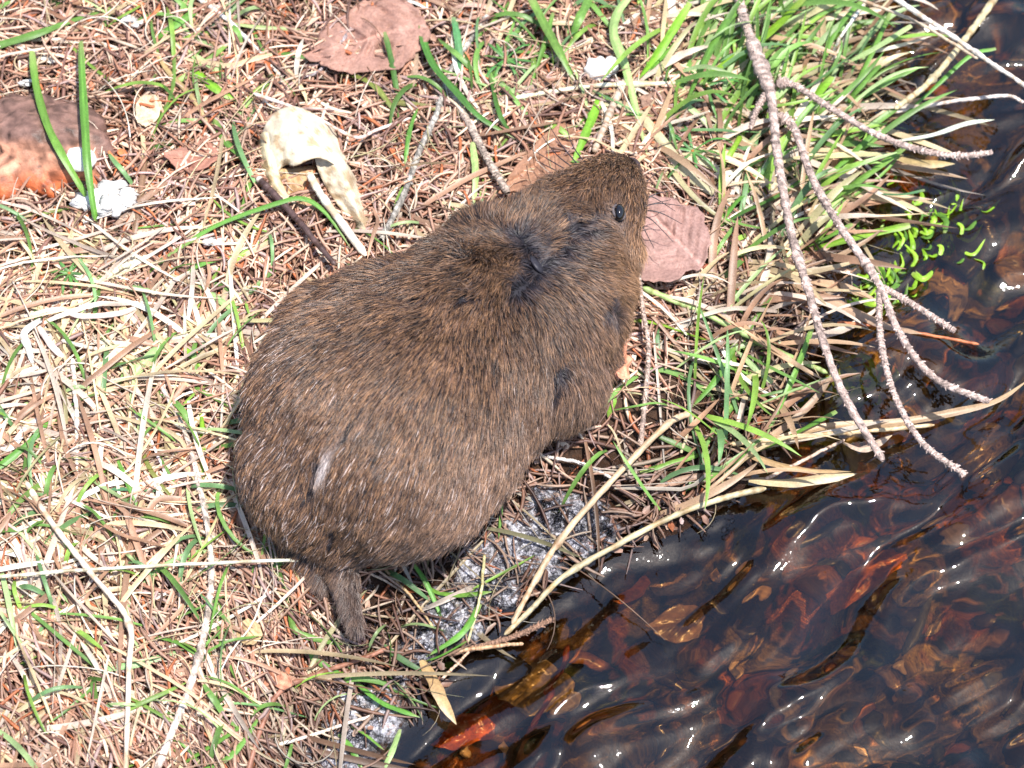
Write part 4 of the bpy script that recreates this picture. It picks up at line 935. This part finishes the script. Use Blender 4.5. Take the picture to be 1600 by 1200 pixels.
fb_ = Rt-neck; fb_ /= np.linalg.norm(fb_, axis=1)[:, None]; fb_[:, 2] -= 0.45
fb_ += np.array([-0.12, -0.22, 0])
fh = Rt-nose; fh /= np.linalg.norm(fh, axis=1)[:, None]; fh += np.array([0, -0.25, -0.15])
D = fb_*(1-wh)[:, None]+fh*wh[:, None]
# swirl of disordered fur round the neck and shoulders
sx = n1(Rt[:, 0]/U/34+40, Rt[:, 1]/U/34+40); sy = n2(Rt[:, 0]/U/34+40, Rt[:, 1]/U/34+40)
wn = np.exp(-(dn/150)**2)*.9+.16
D += np.stack([sx, sy, 0*sx], -1)*wn[:, None]*1.1
# partings where the dark underfur shows
PART = [((812,370),(838,425),9),((838,425),(884,385),8),((884,385),(872,340),5),((893,365),(922,325),6),((893,368),(925,358),5),((806,458),(832,438),6),((867,568),(862,618),5),((868,564),(876,586),4),
        ((940,480),(962,490),9),((955,470),(960,500),8),((870,283),(885,270),5),((506,700),(488,760),2.2),((488,760),(470,820),1.8),((640,470),(675,462),2),((690,540),(715,640),1.8),((530,810),(520,860),2),((720,470),(745,462),2.5),((560,640),(545,680),1.5)]
keepm = np.ones(NH, bool); shade = np.zeros(NH); short = np.ones(NH)
px_s, py_s = hx, hy
for (x0, y0), (x1, y1), wd in PART:
    p0, n0 = on_body(x0, y0); p1, _ = on_body(x1, y1)
    if p0 is None or p1 is None: continue
    d = p1-p0; t = np.clip(((Rt-p0)@d)/(d@d), 0, 1); q = Rt-(p0+t[:, None]*d); dist = np.linalg.norm(q, axis=1)/U
    k = np.exp(-(dist/(wd*1.9))**2); D += q/(np.linalg.norm(q, axis=1)[:, None]+1e-9)*(k*2.2)[:, None]
    keepm &= ~((dist < wd*0.45) & (rng.random(NH) < .75)); shade = np.maximum(shade, np.exp(-(dist/(wd*1.5))**2)); short = np.minimum(short, 1-.35*k)
D += rng.normal(0, 0.13, D.shape)
T = D-(D*Nn).sum(1)[:, None]*Nn; T /= np.linalg.norm(T, axis=1)[:, None]+1e-9
eyeP, eyeN = on_body(963, 333)
de = np.linalg.norm(Rt-eyeP, axis=1)/U
Ln = rng.uniform(24, 42, NH)*short
Ln *= 1-.62*(1-sstep((dh-30)/150)); 
tailk = 1-sstep((912-hy)/50); tailk = np.where(hx < 600, tailk, 0); Ln *= 1-.25*tailk
Ln *= np.where(de < 40, 0.22+.78*sstep((de-12)/28), 1); keepm &= de > 13
pw = (hx > 950) & (hy > 545) & (hy < 600); Ln = np.where(pw, Ln*.4, Ln)
guard = rng.random(NH) < 0.09; Ln = np.where(guard, Ln*1.3, Ln)
lift = np.radians(rng.normal(24, 8, NH).clip(6, 50))+.25*np.exp(-(dn/130)**2)
tt = np.linspace(0, 1, 5)
Pt = Rt[:, None]+(Ln*U)[:, None, None]*(T[:, None]*(tt[None]*np.cos(lift)[:, None])[..., None]+Nn[:, None]*(tt[None]*np.sin(lift)[:, None]-.22*tt[None]**2)[..., None])
# clumping
ns = 15000; kd = kdtree.KDTree(ns)
for i in range(ns): kd.insert(Rt[i], i)
kd.balance(); own = np.array([kd.find(Rt[i])[1] for i in range(NH)])
kcl = (0.42*rng.uniform(.4, 1, NH))[:, None, None]*(tt**1.3)[None, :, None]
Pt = Pt*(1-kcl)+(Pt[own]+(Rt-Rt[own])[:, None]*.25)*kcl
Pt[:, 1:] += rng.normal(0, 0.5*U, (NH, 4, 3))*tt[None, 1:, None]
# colour per hair
base = np.array([0.135, 0.074, 0.048]); gold = np.array([0.285, 0.162, 0.095]); blk = np.array([0.022, 0.015, 0.016]); gry = np.array([0.18, 0.12, 0.10])
rv = rng.random(NH)
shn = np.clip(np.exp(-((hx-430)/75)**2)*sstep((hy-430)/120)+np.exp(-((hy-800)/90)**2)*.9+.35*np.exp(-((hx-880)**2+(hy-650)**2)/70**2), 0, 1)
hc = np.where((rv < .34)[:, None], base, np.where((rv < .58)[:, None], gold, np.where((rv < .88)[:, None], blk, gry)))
hc = np.where((rng.random(NH) < .05*shn)[:, None], np.array([.62, .52, .52]), hc)  # highlights on the flanks and lower edge painted as scattered pale hairs
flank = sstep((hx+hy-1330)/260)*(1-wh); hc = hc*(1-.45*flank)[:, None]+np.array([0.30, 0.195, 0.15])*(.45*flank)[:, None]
chk = np.exp(-((hx-975)**2/45**2+(hy-430)**2/90**2)); hc = hc*(1-.5*chk)[:, None]+np.array([0.33, 0.185, 0.10])*(.5*chk)[:, None]
clv = (rng.random(ns)**1.2*.8+.6)[own]; low = n3(Rt[:, 0]/U/45, Rt[:, 1]/U/45); hc = hc*(clv*(1+.20*low+.12*n4(Rt[:, 0]/U/16, Rt[:, 1]/U/16)))[:, None]
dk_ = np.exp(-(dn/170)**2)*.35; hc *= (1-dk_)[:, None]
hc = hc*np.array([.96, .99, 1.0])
hc = hc*(1-.88*shade)[:, None]+np.array([0.03, 0.03, 0.045])*(.88*shade)[:, None]
ge = np.exp(-(de/26)**2)*.7; hc = hc*(1-ge)[:, None]+np.array([0.16, 0.14, 0.15])*ge[:, None]
tk = tailk*.8; hc = hc*(1-tk)[:, None]+np.array([0.085, 0.065, 0.062])*tk[:, None]
sl = np.exp(-(((hx-515)*.86+(hy-712)*.5)**2/6**2+((hy-712)*.86-(hx-515)*.5)**2/30**2))*.8; hc = hc*(1-sl)[:, None]+np.array([0.62, 0.58, 0.62])*sl[:, None]  # silver sheen streak on the left haunch painted into the hair colour
dno = np.exp(-(dh/32)**2); hc = hc*(1-.7*dno)[:, None]+np.array([0.05, 0.04, 0.05])*(.7*dno)[:, None]
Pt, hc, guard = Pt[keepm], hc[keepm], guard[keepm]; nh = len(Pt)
hd = bpy.data.hair_curves.new('fur'); hd.add_curves([5]*nh)
hd.attributes['position'].data.foreach_set('vector', (Pt-vb).astype(np.float32).ravel())
ra = hd.attributes.get('radius') or hd.attributes.new('radius', 'FLOAT', 'POINT')
rw = np.array([1, 1, .85, .55, .12])*0.48*U
ra.data.foreach_set('value', (np.where(guard, .8, 1)*rng.uniform(.75, 1.2, nh))[:, None].repeat(5, 1).astype(np.float32).ravel()*np.tile(rw, nh).astype(np.float32))
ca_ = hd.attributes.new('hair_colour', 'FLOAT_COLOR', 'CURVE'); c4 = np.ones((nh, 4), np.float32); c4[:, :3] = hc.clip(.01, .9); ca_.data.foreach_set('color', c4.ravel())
M_FUR, nt, b, out = mat('fur')
at_ = N(nt, 'ShaderNodeAttribute'); at_.attribute_name = 'hair_colour'; hi = N(nt, 'ShaderNodeHairInfo')
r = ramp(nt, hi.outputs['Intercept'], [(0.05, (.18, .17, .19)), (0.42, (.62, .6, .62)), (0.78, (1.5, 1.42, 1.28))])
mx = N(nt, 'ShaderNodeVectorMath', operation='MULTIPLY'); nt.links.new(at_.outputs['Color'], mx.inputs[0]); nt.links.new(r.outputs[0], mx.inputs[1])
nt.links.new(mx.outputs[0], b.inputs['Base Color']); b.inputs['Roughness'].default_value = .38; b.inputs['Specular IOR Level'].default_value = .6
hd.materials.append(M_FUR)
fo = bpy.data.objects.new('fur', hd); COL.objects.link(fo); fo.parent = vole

# eye, nose, ears, whiskers, forepaw
M_EYE = plain('eye', (0.006, 0.005, 0.006), 0.04, 0.9, 0.1, 100, 0)
def ball(name, P, r, m, sc=(1, 1, 1), nrm=None, lab=None):
    Vi, Fi = icos(3); V = Vi*np.array(sc)*r*U
    if nrm is not None:
        q = Vector(nrm).to_track_quat('Z', 'Y'); V = np.array([q @ Vector(v) for v in V])
    me = mesh(name, V+(P-vb), Fi, m); o = bpy.data.objects.new(name, me); COL.objects.link(o); o.parent = vole
    if lab: o['label'] = lab
    return o
ball('eye', eyeP+eyeN*5.5*U, 12, M_EYE, (0.8, 1.15, .9))
e2 = W(np.array(893.), np.array(262.), 108.); hit = bvh.find_nearest(Vector(e2))
ball('eye', np.array(hit[0])+np.array(hit[1])*4*U, 10.5, M_EYE)
def ring(name, P, nrm, r, tr, m):
    q = Vector(nrm).to_track_quat('Z', 'Y'); a = np.linspace(0, 2*np.pi, 25)[:-1]; b2 = np.linspace(0, 2*np.pi, 9)[:-1]
    V = np.array([q @ Vector(((r+tr*math.cos(y))*math.cos(x)*.82, (r+tr*math.cos(y))*math.sin(x), tr*math.sin(y))) for x in a for y in b2])*U
    i = (np.arange(24)*8)[:, None]; j = np.arange(8)[None]; i2 = (i+8) % 192; j2 = (j+1) % 8
    o = bpy.data.objects.new(name, mesh(name, V+(P-vb), np.stack([i+j, i2+j, i2+j2, i+j2], -1).reshape(-1, 4), m)); COL.objects.link(o); o.parent = vole
M_LID = plain('eyelid_skin', (0.10, 0.085, 0.09), 0.6, 0.3, 0.3, 700)
ring('eyelid', eyeP+eyeN*5*U, eyeN, 12.5, 2.6, M_LID)
M_NOSE = plain('nose_skin', (0.05, 0.03, 0.035), 0.35, 0.5, 0.3, 800)
npz = bvh.find_nearest(Vector(W(np.array(988.), np.array(258.), 112.)))
ball('nose', np.array(npz[0])+np.array(npz[1])*2*U, 11, M_NOSE, (1.2, .9, .8), np.array(npz[1]))
M_EAR = plain('ear_skin', (0.022, 0.02, 0.028), 0.5, 0.4, 0.3, 700)
for (x, y) in ((838, 414), (872, 276)):
    p, n_ = on_body(x, y)
    if p is None: q = bvh.find_nearest(Vector(W(np.array(float(x)), np.array(float(y)), 150.))); p, n_ = np.array(q[0]), np.array(q[1])
    ball('ear', p+n_*1*U, 17, M_EAR, (1, .75, .3), n_+np.array([.9, .5, 0]))
M_WH = plain('whisker', (0.03, 0.025, 0.03), 0.4, 0.5, 0.1, 500, 0)
WH = [((985,312),(1025,303),(1062,296)),((985,318),(1030,318),(1068,322)),((987,325),(1030,332),(1066,350)),((986,330),(1020,345),(1052,378)),((985,322),(1015,320),(1048,312)),((984,334),(1005,355),(1022,388)),((986,300),(1010,285),(1035,262)),((988,308),(1020,308),(1055,330)),
      ((905,268),(870,242),(842,206)),((898,272),(862,252),(828,232)),((905,262),(880,230),(858,196)),((892,278),(860,262),(836,250)),((915,258),(895,228),(884,192))]
for a, b_, c_ in WH:
    q = bvh.find_nearest(Vector(W(np.array(float(a[0])), np.array(float(a[1])), 118.))); p0 = np.array(q[0])
    S = spline(np.array([p0, W(np.array(float(b_[0])), np.array(float(b_[1])), 118.), W(np.array(float(c_[0])), np.array(float(c_[1])), 100.)]), 14)
    V, F = tube(S, np.linspace(1.35, .45, len(S)), 5)
    put('whisker', (V, F, (.03, .03, .03)), M_WH, None, None, None, vole)
# forepaw: palm with four unequal curled fingers and claws
M_PAW = plain('paw_skin', (0.42, 0.20, 0.15), 0.5, 0.4, 0.25, 600)
def chain(pts, rads, name, m):
    S = spline(np.array([W(np.array(float(x)), np.array(float(y)), float(z)) for x, y, z in pts]), 14)
    V, F = tube(S, np.interp(np.linspace(0, 1, len(S)), np.linspace(0, 1, len(rads)), rads), 8)
    put(name, (V, F, (.4, .2, .15)), m, None, None, None, vole)
for k, (dx, dy, L) in enumerate(((10, 3, 15), (13, 9, 18), (10, 16, 16), (3, 20, 12))):
    x, y = 961+dx*.3, 566+dy*.4
    chain([(x-4, y-2, 36), (x+dx*.6, y+dy*.5, 38), (x+dx*.9, y+dy*.9, 30), (x+dx*.95, y+dy*1.0, 22)], (4.5, 4, 3, .8), 'finger', M_PAW)
for k, (dx, dy) in enumerate(((-14, 14), (-6, 20), (3, 22), (11, 17), (17, 9))):
    gz0 = float(Gz(W(np.array(558.), np.array(985.), 0.)))
    V, F = tube(spline(onto(np.array([556., 558+dx*.6, 560+dx*.95]), np.array([978., 984+dy*.6, 986+dy*.9]), np.array([18., 17., 11.])), 10), np.linspace(4.2, 1.2, 11) if False else 3.2, 7)
    put('toe', (V, F, (.06, .045, .045)), M_NOSE, None, None, None, vole)
leaf('leaf_scrap', [(968,540),(980,536),(979,552),(988,562),(982,575),(984,590),(972,592),(962,582),(960,560)], 52, (0.66,0.30,0.19), 'torn salmon pink scrap held at the vole chest', seed=21, crump=5, water=True)
for o in SC.objects:
    if o.type == 'MESH' and (o.name.startswith('sunken_leaf_or_glare') or o.get('label') == 'dark red stick lying under the water' or (o.parent and o.parent.name.startswith('water_weed'))): o.cycles.is_caustics_receiver = True
SC.render.resolution_x = 1024; SC.render.resolution_y = 768
